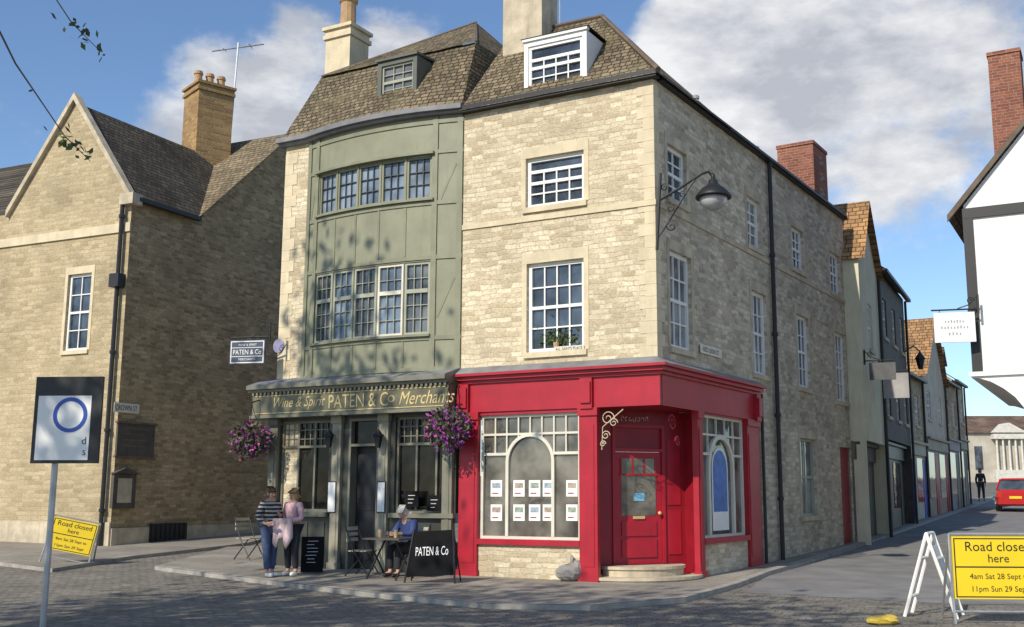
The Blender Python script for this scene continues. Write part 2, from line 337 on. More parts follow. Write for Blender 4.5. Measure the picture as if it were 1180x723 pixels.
# dormer
Fd=Fr((K+v*.08).to_tuple(),u); d0,d1,dz0,dz1=Fd.rect(604,676,42,104)
dm=MB(); wr=(d0+.09,d1-.09,dz0+.08,dz1-.1)
wall(dm,Fd,d0,d1,dz0-.1,dz1,[wr],.1)
bk=-1.5; dm.poly([Fd.P(d1,dz0-.3,0),Fd.P(d1,dz1,0),Fd.P(d1,dz1+.02,bk),Fd.P(d1,dz0,bk)]); dm.poly([Fd.P(d0,dz0-.3,0),Fd.P(d0,dz1,0),Fd.P(d0,dz1+.02,bk),Fd.P(d0,dz0,bk)])
dm.box(Fd,d0-.03,d1+.03,dz1,dz1+.06,-.06,.04)
dmo=dm.build('dormer',WHT,cb); sash(Fd,dmo,wr,4,4,o=-.03,sill=False,bw=.024,fw=.06,drop=.26,gl=GL)
dcx=(d0+d1)/2; m=MB(); A=[Fd.P(d0-.06,dz1+.06,.06),Fd.P(d1+.06,dz1+.06,.06),Fd.P(dcx,dz1+.5,-.8)]; m.poly(A); e0=Fd.P(d0-.06,dz1+.06,-1.6); e1=Fd.P(d1+.06,dz1+.06,-1.6); e2=Fd.P(dcx,dz1+.5,-1.6); m.poly([A[0],e0,e2,A[2]]); m.poly([A[1],e1,e2,A[2]]); m.build('dormer_roof',RFF,dmo)
p=at(611,60,21.5); chimney(cb,p,u,.93,.7,9.4,12.6,ASHD,pots=2)
q=at(645,16,23.6); MB().tube([q-Vector((0,0,.9)),q+Vector((0,0,1.4))],.02,5).tube([q+Vector((-.4,0,.6)),q+Vector((.4,0,.7))],.014,4).tube([q+Vector((-.3,0,.85)),q+Vector((.3,0,.93))],.012,4).build('aerial',GRYM,cb)
p=W3(-.8,11.2,9); chimney(cb,p,v,1.2,1.0,8.9,at(920,172,p.y).z,BRK,pots=0,plain=True)
a=Fs.sz(890,420)[0]; pipe(cb,[Fs.P(a,gh(23.7),.09),Fs.P(a,ZE-.02,.09)],.05,br=[Fs.P(a,zz,.09) for zz in (1.5,3.3,5.1,6.9)])
a=Fs.sz(877,560)[0]; pipe(cb,[Fs.P(a,gh(23),.07),Fs.P(a,3.7,.07)],.035)
for s_,h_ in ((2.2,.32),(5.6,.22)): MB().tube([Fs.P(s_,ZE,-.1),Fs.P(s_,ZE+h_,-.1)],.05,8).lathe(Fs.P(s_,ZE+h_,-.1),[(.07,0),(.07,.06),(.02,.09)],8).build('vent_pipe',GREY,cb)
# --- red shopfront
ZC=3.84; ZF=3.12
aL=Ff.sz(540,550)[0]; aA=Ff.sz(690,570)[0]; bB=Fs.sz(804,570)[0]; rw=Ff.rect(553,668,477,622); swd=Fs.rect(808,859,481,619)
sf=MB(); sf.box(Ff,SB+.03,.06,ZF,ZC-.18,-.02,.055); sf.box(Fs,.06,XS+.02,ZF,ZC-.18,-.02,.055); sf.build('fascia',RED,cb)
m=MB()
for i,(z0,z1,o) in enumerate(((ZC-.18,ZC-.12,.1),(ZC-.12,ZC-.05,.17),(ZC-.05,ZC,.24))):
    m.box(Ff,SB+.03,o,z0,z1,-.02,o); m.box(Fs,o*.0+.0,XS+.05,z0,z1-.003,-.0,o-.002)
m.build('cornice',RED,cb)
m=MB().hexa([Ff.P(SB+.03,ZC,.23),Ff.P(.23,ZC,.23),Ff.P(.0,ZC,0.002),Ff.P(SB+.03,ZC,.002)],[Ff.P(SB+.03,ZC+.012,.23),Ff.P(.23,ZC+.012,.23),Ff.P(0,ZC+.14,.002),Ff.P(SB+.03,ZC+.14,.002)]); m.hexa([Fs.P(0.23,ZC,.22),Fs.P(XS+.05,ZC,.22),Fs.P(XS+.05,ZC,.002),Fs.P(0,ZC,.002)],[Fs.P(.23,ZC+.01,.22),Fs.P(XS+.05,ZC+.01,.22),Fs.P(XS+.05,ZC+.12,.002),Fs.P(0,ZC+.12,.002)]); m.build('flashing',LEAD,cb)
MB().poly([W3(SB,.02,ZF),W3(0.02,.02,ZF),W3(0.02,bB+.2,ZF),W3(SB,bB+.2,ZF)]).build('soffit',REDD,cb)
def pilaster(fr,a,b,z0,z1,mat,par,o=.06):
    m=MB().box(fr,a,b,z0+.32,z1-.14,-.05,o).box(fr,a-.02,b+.02,z0,z0+.32,-.05,o+.03).box(fr,a-.02,b+.02,z1-.14,z1-.002,-.05,o+.035).box(fr,a+.06,b-.06,z0+.45,z1-.3,o,o+.012)
    return m.build('pilaster',mat,par)
pilaster(Ff,SB+.03,rw[0]-.02,-.1,ZF,RED,cb); pilaster(Ff,rw[1]+.02,aA,-.1,ZF,RED,cb); pilaster(Fs,bB-.08,swd[0]-.02 if swd[0]-.02>bB+.05 else bB+.12,-.1,ZF,RED,cb); pilaster(Fs,swd[1]+.02,XS-.02,-.1,ZF,RED,cb)
for fr,a in ((Ff,SB+.13),(Ff,(rw[1]+aA)/2),(Fs,XS-.15)): MB().box(fr,a-.12,a+.12,ZF-.02,ZC-.19,.056,.13).box(fr,a-.1,a+.1,ZF+.08,ZC-.26,.13,.17).build('corbel',RED,cb)
for fr,r,nm,mt in ((Ff,rw,'stall_riser',STF),(Fs,swd,'stall_riser',STS)):
    MB().box(fr,r[0]-.02,r[1]+.02,-.1,r[2]-.1,-.1,0).build(nm,mt,cb); MB().box(fr,r[0]-.02,r[1]+.02,r[2]-.1,r[2],-.1,.07).build('shop_sill',RED,cb)
    MB().box(fr,r[0]-.02,r[1]+.02,r[3],ZF,-.1,.02).build('head_rail',RED,cb)
def shopwin(fr,r,nx,arch,aw=.03):
    s0,s1,z0,z1=r; H=z1-z0; zt=z0+H*.68; o=-.04; w=s1-s0; m=MB(); fw=.05
    m.box(fr,s0,s0+fw,z0,z1,o-.06,o).box(fr,s1-fw,s1,z0,z1,o-.06,o).box(fr,s0+fw,s1-fw,z0,z0+fw,o-.06,o).box(fr,s0+fw,s1-fw,z1-fw,z1,o-.06,o)
    m.box(fr,s0+fw,s0+arch[0]*w,zt-.025,zt+.025,o-.05,o-.004).box(fr,s0+arch[1]*w,s1-fw,zt-.025,zt+.025,o-.05,o-.004)
    zm=(zt+z1)/2+.0; m.box(fr,s0+fw,s1-fw,zm-.02,zm+.02,o-.05,o-.006)
    cx=s0+w*(arch[0]+arch[1])/2; rr=w*(arch[1]-arch[0])/2; zc=min(zt,zm-.02-rr)
    for i in range(1,nx):
        x=s0+fw+(w-2*fw)*i/nx; zb=zt
        if abs(x-cx)<rr: zb=zc+math.sqrt(rr*rr-(x-cx)**2)
        m.box(fr,x-.014,x+.014,zb,z1-fw,o-.045,o-.01)
    m.box(fr,cx-rr-aw,cx-rr+aw,z0+fw,zc,o-.05,o+.006).box(fr,cx+rr-aw,cx+rr+aw,z0+fw,zc,o-.05,o+.006)
    n=16
    for i in range(n):
        t0,t1=math.pi*i/n,math.pi*(i+1)/n; q=[]
        for oo in (o-.05,o+.006): q.append([fr.P(cx+(rr+dd)*math.cos(t),zc+(rr+dd)*math.sin(t),oo) for t,dd in ((t0,-aw),(t0,aw),(t1,aw),(t1,-aw))])
        m.hexa(*q)
    wi=m.build('shop_window',CRMP,cb)
    MB().poly([fr.P(s0,z0,o-.05),fr.P(s1,z0,o-.05),fr.P(s1,z1,o-.05),fr.P(s0,z1,o-.05)]).build('pane',GLS,wi)
    return cx,rr,zc
shopwin(Ff,rw,8,(.27,.73)); acx,arr,azc=shopwin(Fs,swd,5,(.22,.76),.045)
# corner entrance
A=Ff.P(aA,0); B=Fs.P(bB,0); cd=Vector((B.x-A.x,B.y-A.y)); CWd=cd.length; Fc=Fr((A.x,A.y),cd)
dc=Fr(Fc.P(0,0,-.45).xy,cd)
da,db=dc.sz(709,590)[0],dc.sz(763,590)[0]; zd0=.34; zd1=dc.sz(736,521)[1]
m=MB().box(dc,-.1,da-.06,0,ZF,-.1,0).box(dc,db+.06,CWd+.1,0,ZF,-.1,0).box(dc,da-.06,db+.06,zd1+.5,ZF,-.1,-.005)
m.hexa([Ff.P(aA-.08,0,0),Ff.P(aA-.005,0,0),dc.P(0.02,0,0),dc.P(-.1,0,0)],[Ff.P(aA-.08,ZF,0),Ff.P(aA-.005,ZF,0),dc.P(0.02,ZF,0),dc.P(-.1,ZF,0)])
m.hexa([Fs.P(bB-.07,0,0),Fs.P(bB,0,-.05),dc.P(CWd+.1,0,0),dc.P(CWd,0,0)],[Fs.P(bB-.07,ZF,0),Fs.P(bB,ZF,-.05),dc.P(CWd+.1,ZF,0),dc.P(CWd,ZF,0)])
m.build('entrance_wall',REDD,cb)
for z0,z1 in ((.5,1.3),(1.4,2.6)): MB().box(dc,db+.12,CWd-.1,z0,z1,0,.015).build('wall_panel',RED,cb)
m=MB().box(dc,da-.06,da,zd0,zd1+.5,-.08,.03).box(dc,db,db+.06,zd0,zd1+.5,-.08,.03).box(dc,da,db,zd1,zd1+.06,-.08,.03).box(dc,da,db,zd1+.44,zd1+.5,-.08,.028).build('door_frame',RED,cb)
MB().box(dc,da,db,zd1+.06,zd1+.44,-.06,-.03).build('transom_panel',REDD,cb)
dw=db-da; Hd=zd1-zd0; m=MB().box(dc,da+.005,db-.005,zd0,zd1-.005,-.06,-.01)
for z0,z1 in ((.06,.22),(.25,.38)): m.box(dc,da+.13,db-.13,zd0+Hd*z0,zd0+Hd*z1,-.01,.012)
for i in range(4): x=da+.13+(dw-.26)*i/3; m.box(dc,x-.015,x+.015,zd0+Hd*.8,zd0+Hd*.94,-.008,.008)
m.box(dc,da+.1,db-.1,zd0+Hd*.785,zd0+Hd*.805,-.008,.01)
door=m.build('door',RED,cb)
MB().box(dc,da+.13,db-.13,zd0+Hd*.43,zd0+Hd*.94,-.0095,-.004).build('pane',GLS,door); MB().box(dc,da+dw*.38,da+dw*.62,zd0+Hd*.4,zd0+Hd*.425,-.01,.012).build('letter_plate',GLD,door); MB().box(dc,da+dw*.4,da+dw*.62,zd0+Hd*.56,zd0+Hd*.63,-.004,.003).build('window_sticker',M('pale blue sticker',(.2,.5,.65),.5),door); MB().ball(dc.P(db-.08,zd0+Hd*.45,.05),.035,6).build('handle',GLD,door)
for r,z0,z1,nm in ((1.2,-.05,.17,'lower_step'),(.84,.17,.34,'upper_step')):
    m=MB(); e_=.035; pl=[Fc.P(CWd*.5+r*math.cos(t)*.95,0,-.3+r*math.sin(t)*.7) for t in [math.pi*i/18 for i in range(19)]]; pe=[Fc.P(CWd*.5+(r+e_)*math.cos(t)*.95,0,-.3+(r+e_)*math.sin(t)*.7) for t in [math.pi*i/18 for i in range(19)]]
    m.poly([p+Vector((0,0,z1)) for p in pe])
    for i in range(18):
        m.poly([pl[i]+Vector((0,0,z0)),pl[i+1]+Vector((0,0,z0)),pl[i+1]+Vector((0,0,z1-.05)),pl[i]+Vector((0,0,z1-.05))]); m.poly([pe[i]+Vector((0,0,z1-.05)),pe[i+1]+Vector((0,0,z1-.05)),pe[i+1]+Vector((0,0,z1)),pe[i]+Vector((0,0,z1))]); m.poly([pl[i]+Vector((0,0,z1-.05)),pl[i+1]+Vector((0,0,z1-.05)),pe[i+1]+Vector((0,0,z1-.05)),pe[i]+Vector((0,0,z1-.05))])
    m.build(nm,ASHD,cb)
def scroll(P,xd,r0,turns,n=28,flip=1,sgn=1):
    return [P+Vector((xd[0],xd[1],0))*(sgn*r0*(1-.8*i/n)*math.cos(turns*2*math.pi*i/n))+Vector((0,0,1))*(flip*r0*(1-.8*i/n)*math.sin(turns*2*math.pi*i/n)) for i in range(n+1)]
m=MB(); p=Ff.P(aA+.2,ZF-.2,.03)
for q,r in ((p,.13),(p+Vector((.1,-.05,-.08)),.08),(p+Vector((-.04,0,-.3)),.085),(p+Vector((-.09,.0,-.45)),.06)): m.tube(scroll(q,u,r,1.5),.008,5)
m.tube([Ff.P(aA+.08,ZF-.75,.03),Ff.P(aA+.1,ZF-.35,.03),Ff.P(aA+.5,ZF-.05,.03)],.009,5)
m.build('scroll_bracket',ASH,cb); m=MB(); p=Fs.P(.5,ZF-.28,.03)
for q,r in ((p,.16),(p+Vector((.1,.12,-.32)),.1)): m.tube(scroll(q,v,r,1.6,sgn=-1),.014,5)
m.build('scroll_bracket',REDD,cb)
m=MB()
for k in range(7):
    x=da+.16+k*.085; m.tube([dc.P(x+.03*math.cos(t),ZF-.15+.035*math.sin(t)*(1+.5*(k%3==0)),.012) for t in [i*.8+k for i in range(6)]],.007,4)
m.build('entrance_lettering',CRMP,cb)
# ================================================================= pub with green bow front
bow=lambda a:.27*max(0,1-((a+6.03)/1.97)**2)
Fb=Fr(K,u,bow); BL,BR=-8.0,-4.055
pb=T('pub','pub with bowed sage green timber front, stone slate mansard roof and dark ground floor','pub',(*Ff.P(-6.3,0).xy,0))
MB().poly([Ff.P(SP,-.1),Ff.P(BL,-.1),Ff.P(BL,ZE),Ff.P(SP,ZE)]).poly([Ff.P(SP,-.1),Ff.P(SP,-.1,-6),Ff.P(SP,ZE,-6),Ff.P(SP,ZE)]).build('stone_pier',STF,pb)
m=MB(); z=3.9;k=0
while z<ZE-.3: m.box(Ff,SP,SP+(.34,.22)[k%2],z,z+.236,.001,.012); z+=.24;k+=1
m.build('quoins',ASH,pb)
uw=[(369,388),(389,412),(413,438),(439,467),(468,497)]; lwp=[(363,382),(383,406),(407,433),(434,464),(465,495)]
z_u=(Fb.sz(440,235)[1],Fb.sz(440,187)[1]); z_l=(Fb.sz(430,389)[1],Fb.sz(430,307)[1])
hu=[(Fb.sz(a,215)[0],Fb.sz(b,215)[0],*z_u) for a,b in uw]; hl=[(Fb.sz(a,345)[0],Fb.sz(b,345)[0],*z_l) for a,b in lwp]
def bowwall(mb,holes):
    z0,z1=3.75,ZE; n=40; xs=[BL+(BR-BL)*i/n for i in range(n+1)]; xs=sorted(set(xs+[q for h in holes for q in h[:2]])); Z=sorted({z0,z1,*[q for h in holes for q in h[2:4]]})
    for i in range(len(xs)-1):
        for j in range(len(Z)-1):
            a,b,c,d=xs[i],xs[i+1],Z[j],Z[j+1]; p,q=(a+b)/2,(c+d)/2
            if any(h[0]<p<h[1] and h[2]<q<h[3] for h in holes): continue
            mb.poly([Fb.P(a,c),Fb.P(b,c),Fb.P(b,d),Fb.P(a,d)])
    for a,b,c,d in holes:
        for p,q in (((a,c),(b,c)),((b,c),(b,d)),((b,d),(a,d)),((a,d),(a,c))): mb.poly([Fb.P(*p,0),Fb.P(*q,0),Fb.P(*q,-.1),Fb.P(*p,-.1)])
m=MB(); bowwall(m,hu+hl); m.poly([Ff.P(BR,3.7,.02),Ff.P(BR,3.7,-.3),Ff.P(BR,ZE,-.3),Ff.P(BR,ZE,.02)]); m.build('bow_front',GRN,pb)
for q in hu: sash(Fb,pb,q,3,3,o=-.02,fm=GRN,fw=.045,bw=.012,sill=False,mid=False,gl=GLL,barm=CAME)
for i,q in enumerate(hl): sash(Fb,pb,q,3,5,o=-.02,fm=BOWF if i!=3 else CRMP,fw=.05,bw=.014,sill=False,mid=False,trans=.6,gl=(GLW,GLL,GLW,GLL,GLW)[i],barm=BOWF)
m=MB(); sg=14
wl,wrr=hu[0][0],hu[-1][1]
for z in (3.95,z_l[0]-.12,z_l[1]+.03,z_u[0]-.14,z_u[1]+.03,ZE-.16): m.box(Fb,BL,BR,z,z+.08,.001,.024,sg)
m.box(Fb,wl-.08,wrr+.08,z_u[0]-.05,z_u[0]-.005,.025,.08,sg); m.box(Fb,wl-.1,wrr+.05,z_l[0]-.05,z_l[0]-.005,.025,.08,sg); m.box(Fb,wl-.1,wrr+.08,z_u[1]+.02,z_u[1]+.07,.025,.1,sg)
for x in (BL,wl-.14,wrr+.03,BR-.12): m.box(Fb,x,x+.11,3.76,ZE-.01,.001,.03)
for h in hl[1:]:
    m.box(Fb,h[0]-.025,h[0]+.025,z_l[1]+.12,z_u[0]-.15,.001,.014); m.box(Fb,h[0]-.025,h[0]+.025,4.04,z_l[0]-.13,.001,.014)
for (x0,x1) in ((BL+.11,wl-.14),(wrr+.14,BR-.12)):
    for za,zb in ((5.0,5.8),(7.3,8.1)):
        m.hexa([Fb.P(x0,za,.001),Fb.P(x0+.05,za,.001),Fb.P(x0+.05,za,.009),Fb.P(x0,za,.009)],[Fb.P(x1-.05,zb,.001),Fb.P(x1,zb,.001),Fb.P(x1,zb,.009),Fb.P(x1-.05,zb,.009)])
m.build('timber_framing',GRND,pb)
m=MB(); m.box(Fb,SP-.12,BR+.02,ZE,ZE+.06,-.1,.12,30); m.box(Fb,SP-.15,BR+.03,ZE+.06,ZE+.16,-.1,.2,30); m.build('cornice',LEAD,pb)
# mansard
zb=11.05; m=MB(); xs=[SP-.05+(BR+.05-SP)*i/20 for i in range(21)]
bt=[W3(SP+.05+(-4.5-SP)*i/20,.95,zb+.006*math.sin(i*1.9)) for i in range(21)]
for i in range(20): m.poly([Fb.P(xs[i],ZE+.16,.1),Fb.P(xs[i+1],ZE+.16,.1),bt[i+1],bt[i]])
m.build('roof',RFF,pb); m=MB()
ap=W3(-6.05,3.3,12.75)
be=[p+Vector((-v.x*.09,-v.y*.09,-.03)) for p in bt]
for i in range(20): m.poly([be[i],be[i+1],ap])
m.build('roof',RFF,pb)
m=MB().poly([bt[20],W3(-4.45,4.4,zb),ap]).poly([bt[0],W3(SP,4.4,zb),ap]).poly([Fb.P(BR,ZE+.16,.1),bt[20],W3(-4.45,4.4,zb),W3(-4.06,4.4,ZE)]).poly([Ff.P(SP-.05,ZE,.1),bt[0],W3(SP,4.4,zb),W3(SP,4.4,ZE)]); m.build('roof',RFS,pb)
MB().tube([bt[0],ap,bt[20]],.04).build('ridge_tiles',TMBB,pb)
Fd2=Fr((K+v*.1).to_tuple(),u); a,b,c,d=Fd2.rect(435,480,68,117); wq=(a+.1,b-.1,c+.1,d-.1); m=MB(); wall(m,Fd2,a,b,c-.1,d,[wq],.08)
for x in (a,b): m.poly([Fd2.P(x,c-.1,0),Fd2.P(x,d,0),Fd2.P(x,d,-1.3),Fd2.P(x,c,-.4)])
m.hexa([Fd2.P(a-.03,d,.05),Fd2.P(b+.03,d,.05),Fd2.P(b+.03,d+.08,-1.0),Fd2.P(a-.03,d+.08,-1.0)],[Fd2.P(a-.03,d+.05,.05),Fd2.P(b+.03,d+.05,.05),Fd2.P(b+.03,d+.13,-1.0),Fd2.P(a-.03,d+.13,-1.0)])
d2=m.build('dormer',DORM,pb); sash(Fd2,d2,wq,3,4,o=-.04,fm=BOWF,sill=False,fw=.04,bw=.018,gl=GLW)
p=at(400,60,24.2); chimney(pb,p,u,.72,.7,10.2,at(400,36,24.2).z,ASH,pots=1,ph=.9,pr=1.5)
# ground floor of the pub
FT=Ff.rect(300,537,449,473)[3]; FB=Ff.sz(420,476)[1]; XL=Ff.sz(306,470)[0]; XR=SB-.01
MB().box(Ff,XL,XR,FB,FT,.02,.4).build('fascia',FASC,pb)
m=MB()
for z0,z1,o in ((FT,FT+.06,.46),(FT+.06,FT+.14,.54)): m.box(Ff,XL-.06,XR,z0,z1,-.02,o)
m.box(Ff,XL-.03,XR,FB-.06,FB,.0,.44)
n=46
for i in range(n): x=XL+(XR-XL)*(i+.5)/n; m.box(Ff,x-.025,x+.025,FT-.055,FT-.002,.401,.45)
m.build('cornice',PUBL,pb)
m=MB().hexa([Ff.P(XL-.06,FT+.14,.52),Ff.P(XR,FT+.14,.52),Ff.P(XR,FT+.14,-.02),Ff.P(XL-.06,FT+.14,-.02)],[Ff.P(XL-.06,FT+.155,.52),Ff.P(XR,FT+.155,.52),Ff.P(XR,FT+.32,.0),Ff.P(XL-.06,FT+.32,0)]); m.build('flashing',LEAD,pb)
fy=(FT+FB)/2-.02; m=MB()
def ltext(mb,t,x0,x1,h,sh):
    a,b=Ff.sz(x0,460,.4)[0],Ff.sz(x1,460,.4)[0]; mb.text(t,Ff.P((a+b)/2,fy,.406),(*u,0),(0,0,1),h=h,w=b-a,shear=sh)
ltext(m,'Wine & Spirit',316,375,.27,.35); ltext(m,'PATEN & C',379,447,.27,0); ltext(m,'o',447,455,.14,0); ltext(m,'Merchants',460,524,.25,.35)
m.build('lettering',GLD,pb)
MB().box(Ff,XL+.06,XR-.06,FT-.085,FT-.07,.4,.412).box(Ff,XL+.06,XR-.06,FB+.03,FB+.045,.4,.412).build('gilt_border',GLD,pb)
wz0=Ff.sz(352,590)[1]; wz1=FB-.12; G0=-.05
wl2=(Ff.sz(322,535,.1)[0],Ff.sz(379,535,.1)[0],wz0,wz1); wr2=(Ff.sz(455,530,.1)[0],Ff.sz(524,530,.1)[0],wz0,wz1); dd2=(Ff.sz(401,560,.1)[0],Ff.sz(436,560,.1)[0],.12,wz1)
m=MB(); G1=Fr(Ff.P(0,0,.1).xy,u); wall(m,G1,SP,XR,G0,FB,[wl2,wr2,dd2],.25); m.poly([G1.P(SP,G0),G1.P(SP,G0,-.3),G1.P(SP,FB,-.3),G1.P(SP,FB)]); m.build('shopfront',PUB,pb)
for q in (wl2,wr2):
    a,b,c,d=q; m=MB(); n=3
    m.box(G1,a,a+.05,c,d,-.14,-.06).box(G1,b-.05,b,c,d,-.14,-.06).box(G1,a+.05,b-.05,c,c+.06,-.14,-.06).box(G1,a+.05,b-.05,d-.05,d,-.14,-.06)
    zt=c+(d-c)*.7; m.box(G1,a+.05,b-.05,zt,zt+.05,-.13,-.064)
    for i in range(1,n): x=a+(b-a)*i/n; m.box(G1,x-.022,x+.022,c+.06,d-.05,-.128,-.07)
    for i in range(1,n*3): x=a+(b-a)*i/(n*3); m.box(G1,x-.01,x+.01,zt+.05,d-.05,-.12,-.09)
    for j in (1,2): z=zt+(d-zt)*j/3; m.box(G1,a+.05,b-.05,z-.01,z+.01,-.122,-.092)
    w=m.build('window',PUBL,pb); MB().poly([G1.P(a,c,-.115),G1.P(b,c,-.115),G1.P(b,d,-.115),G1.P(a,d,-.115)]).build('pane',GLD_,w); MB().box(G1,a-.05,b+.05,c-.09,c-.003,.001,.12).build('sill',PUBL,w)
a,b,c,d=dd2; m=MB().box(G1,a,a+.05,c,d,-.2,.01).box(G1,b-.05,b,c,d,-.2,.01).box(G1,a+.05,b-.05,d-.55,d-.5,-.2,.008).box(G1,a+.05,b-.05,d-.05,d,-.2,.008)
dr_=m.build('door_frame',PUBL,pb); MB().poly([G1.P(a,d-.55,-.1),G1.P(b,d-.55,-.1),G1.P(b,d,-.1),G1.P(a,d,-.1)]).build('pane',GLD_,dr_)
m=MB().box(G1,a+.05,b-.05,c,d-.55,-.24,-.2)
for z0,z1 in ((.08,.4),(.48,.95)): m.box(G1,a+.14,b-.14,c+(d-.55-c)*z0,c+(d-.55-c)*z1,-.2,-.185)
m.build('door',BLK,pb); MB().box(G1,a-.1,b+.1,-.05,.12,-.2,.3).build('doorstep',ASHD,pb)
for i,x in enumerate((SP+.02,Ff.sz(386,540,.1)[0]-.03,Ff.sz(441,540,.1)[0]-.05,XR-.26)): pilaster(G1,x,x+.22,G0,FB-.06,PUBS if i in (1,2) else PUBL,pb,o=.08)
for q in (wl2,wr2):
    for i in range(3): x=q[0]+(q[1]-q[0])*i/3; MB().box(G1,x+.05,x+(q[1]-q[0])/3-.05,.14,wz0-.2,.001,.02).build('panel',PUB,pb)
# ================================================================= left stone house
L0=Vector((-11.05,27.5)); Lf=Fr(L0,lw); lu=Vector((.912,-.41)); Lq=Fr(L0,lu)
lb=T('gabled_stone_house','brown stone house with dark slate roof and tan chimney left of the pub','house',(L0.x,L0.y,gh(27.5)))
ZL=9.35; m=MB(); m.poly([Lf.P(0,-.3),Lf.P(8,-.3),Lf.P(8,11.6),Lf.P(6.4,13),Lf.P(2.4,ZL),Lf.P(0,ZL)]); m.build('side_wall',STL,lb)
gw=Lq.rect(76,103,316,404); GP=-2.3; GZ=12.3; m=MB(); wall(m,Lq,-9,0,-.3,ZL,[gw]); m.poly([Lq.P(-4.6,ZL),Lq.P(0,ZL),Lq.P(GP,GZ)]); m.build('front_wall',STLF,lb)
sash(Lq,lb,gw,2,4,sur=ASH)
m=MB()
for a,b in (((-.0,ZL-.1),(GP,GZ+.05)),((-4.6,ZL-.1),(GP,GZ+.05))): m.hexa([Lq.P(a[0],a[1],-.1),Lq.P(a[0],a[1],.12),Lq.P(b[0],b[1],.12),Lq.P(b[0],b[1],-.1)],[Lq.P(a[0],a[1]+.2,-.1),Lq.P(a[0],a[1]+.2,.12),Lq.P(b[0],b[1]+.2,.12),Lq.P(b[0],b[1]+.2,-.1)])
m.box(Lq,-.25,.22,ZL-.25,ZL+.05,-.15,.2); m.build('coping',ASHD,lb)
MB().box(Lq,-9,.03,Lq.sz(110,272)[1],Lq.sz(110,262)[1],.001,.05).build('string_course',ASH,lb)
MB().box(Lq,-9,.02,-.2,.9,.001,.06).box(Lf,.0,8,-.2,.75,.001,.05).build('plinth',ASHD,lb)
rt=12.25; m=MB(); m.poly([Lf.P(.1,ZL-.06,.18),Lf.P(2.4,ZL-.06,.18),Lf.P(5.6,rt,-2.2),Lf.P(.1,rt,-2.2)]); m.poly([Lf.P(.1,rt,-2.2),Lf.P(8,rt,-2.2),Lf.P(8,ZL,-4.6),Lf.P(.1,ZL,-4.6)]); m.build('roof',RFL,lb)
m=MB(); m.poly([Lf.P(2.3,ZL-.05,.15),Lf.P(6.4,13.1,.15),Lf.P(6.4,13.1,-5),Lf.P(2.3,ZL-.05,-5)]); m.poly([Lf.P(10,ZL,.15),Lf.P(6.4,13.1,.15),Lf.P(6.4,13.1,-5),Lf.P(10,ZL,-5)]); m.build('roof',RFL2,lb)
m=MB(); m.poly([Lq.P(-4.5,ZL,-.05),Lq.P(-10,ZL,-.05),Lq.P(-10,12.1,-3),Lq.P(-2.2,12.1,-3)]); m.build('roof',RFL,lb)
MB().box(Lf,.05,2.35,ZL-.14,ZL-.04,.1,.24).build('gutter',BLK,lb)
p=at(237,180,33.3); chimney(lb,p,(.75,.66),1.15,1.15,10.6,at(237,103,33.3).z,BRKY,pots=3,ph=.5)
pt=at(266,150,33.5); MB().tube([pt,pt+Vector((.1,0,3.0))],.03,5).tube([pt+Vector((-.75,0,2.7)),pt+Vector((.95,0,2.95))],.025,5).tube([pt+Vector((-.35,-.2,2.74)),pt+Vector((-.35,.2,2.78))],.016,4).tube([pt+Vector((.5,-.25,2.87)),pt+Vector((.5,.25,2.91))],.016,4).tube([pt+Vector((.8,-.2,2.82)),pt+Vector((.8,.2,3.05))],.016,4).build('aerial',GRYM,lb)
pipe(lb,[Lq.P(-.2,ZL-.1,.12),Lq.P(-.2,gh(27),.12)],.06,br=[Lq.P(-.2,zz,.12) for zz in (1.2,3.2,5.2,8.8)]); MB().box(Lq,-.36,-.04,6.9,7.25,.02,.26).build('rain_hopper',BLK,lb)
def onwall(fr,r,o0,o1,name,mat,label,cat,**k):
    a,b,c,d=fr.rect(*r); rt=T(name,label,cat,fr.P((a+b)/2,c,0),**k); MB().box(fr,a,b,c,d,o0,o1).build('board',mat,rt); return rt,(a,b,c,d)
rt_,(a,b,c,d)=onwall(Lf,(133,176,489,526),.002,.06,'notice_board',TMB,'brown wooden notice board on the left stone wall','notice board')
MB().box(Lf,a-.05,b+.05,d,d+.05,0.002,.1).box(Lf,a-.05,b+.05,c-.05,c,.002,.08).build('frame',TMBB,rt_); m=MB()
for k in range(4): m.box(Lf,a+.2,b-.2-.15*(k%2),d-.14-.15*k,d-.1-.15*k,.06,.064)
m.build('faded_lettering',TMBB,rt_)
rt_,(a,b,c,d)=onwall(Lf,(127,153,546,586),.002,.1,'display_case',TMB,'small glazed display case with pitched top low on the left stone wall','display case')
MB().box(Lf,a+.14,b-.14,c+.14,d-.12,.1,.104).build('paper',ASHD,rt_); MB().prism(Lf,[(a-.06,d),(b+.06,d),((a+b)/2,d+.16)],.002,.16).build('pediment',TMB,rt_)
rt_,(a,b,c,d)=onwall(Lf,(170,213,603,630),.051,.07,'cellar_vent',BLK,'black cellar vent grille at the foot of the left stone wall','vent')
for i in range(8): x=a+(b-a)*(i+.5)/8; MB().box(Lf,x-.03,x+.03,c,d,.07,.085).build('bar',BLK,rt_)
def nameplate(fr,r,txt,label):
    rt_,(a,b,c,d)=onwall(fr,r,.035,.045,'street_nameplate',CRMP,label,'street sign'); MB().text(txt,fr.P((a+b)/2,(c+d)/2,.049),(*fr.d,0),(0,0,1),h=(d-c)*.55,maxw=(b-a)*.9).build('lettering',BLK,rt_)
nameplate(Lf,(130,159,465,476),'CROWN ST.','street nameplate on the left brown stone wall')
nameplate(Ff,(640,674,399,405),'ALL SAINTS PLACE','pale street nameplate under the first floor window above the red shop')
nameplate(Fs,(805,829,400,410),"RED LION ST.",'pale street nameplate on the side wall above the red shop')
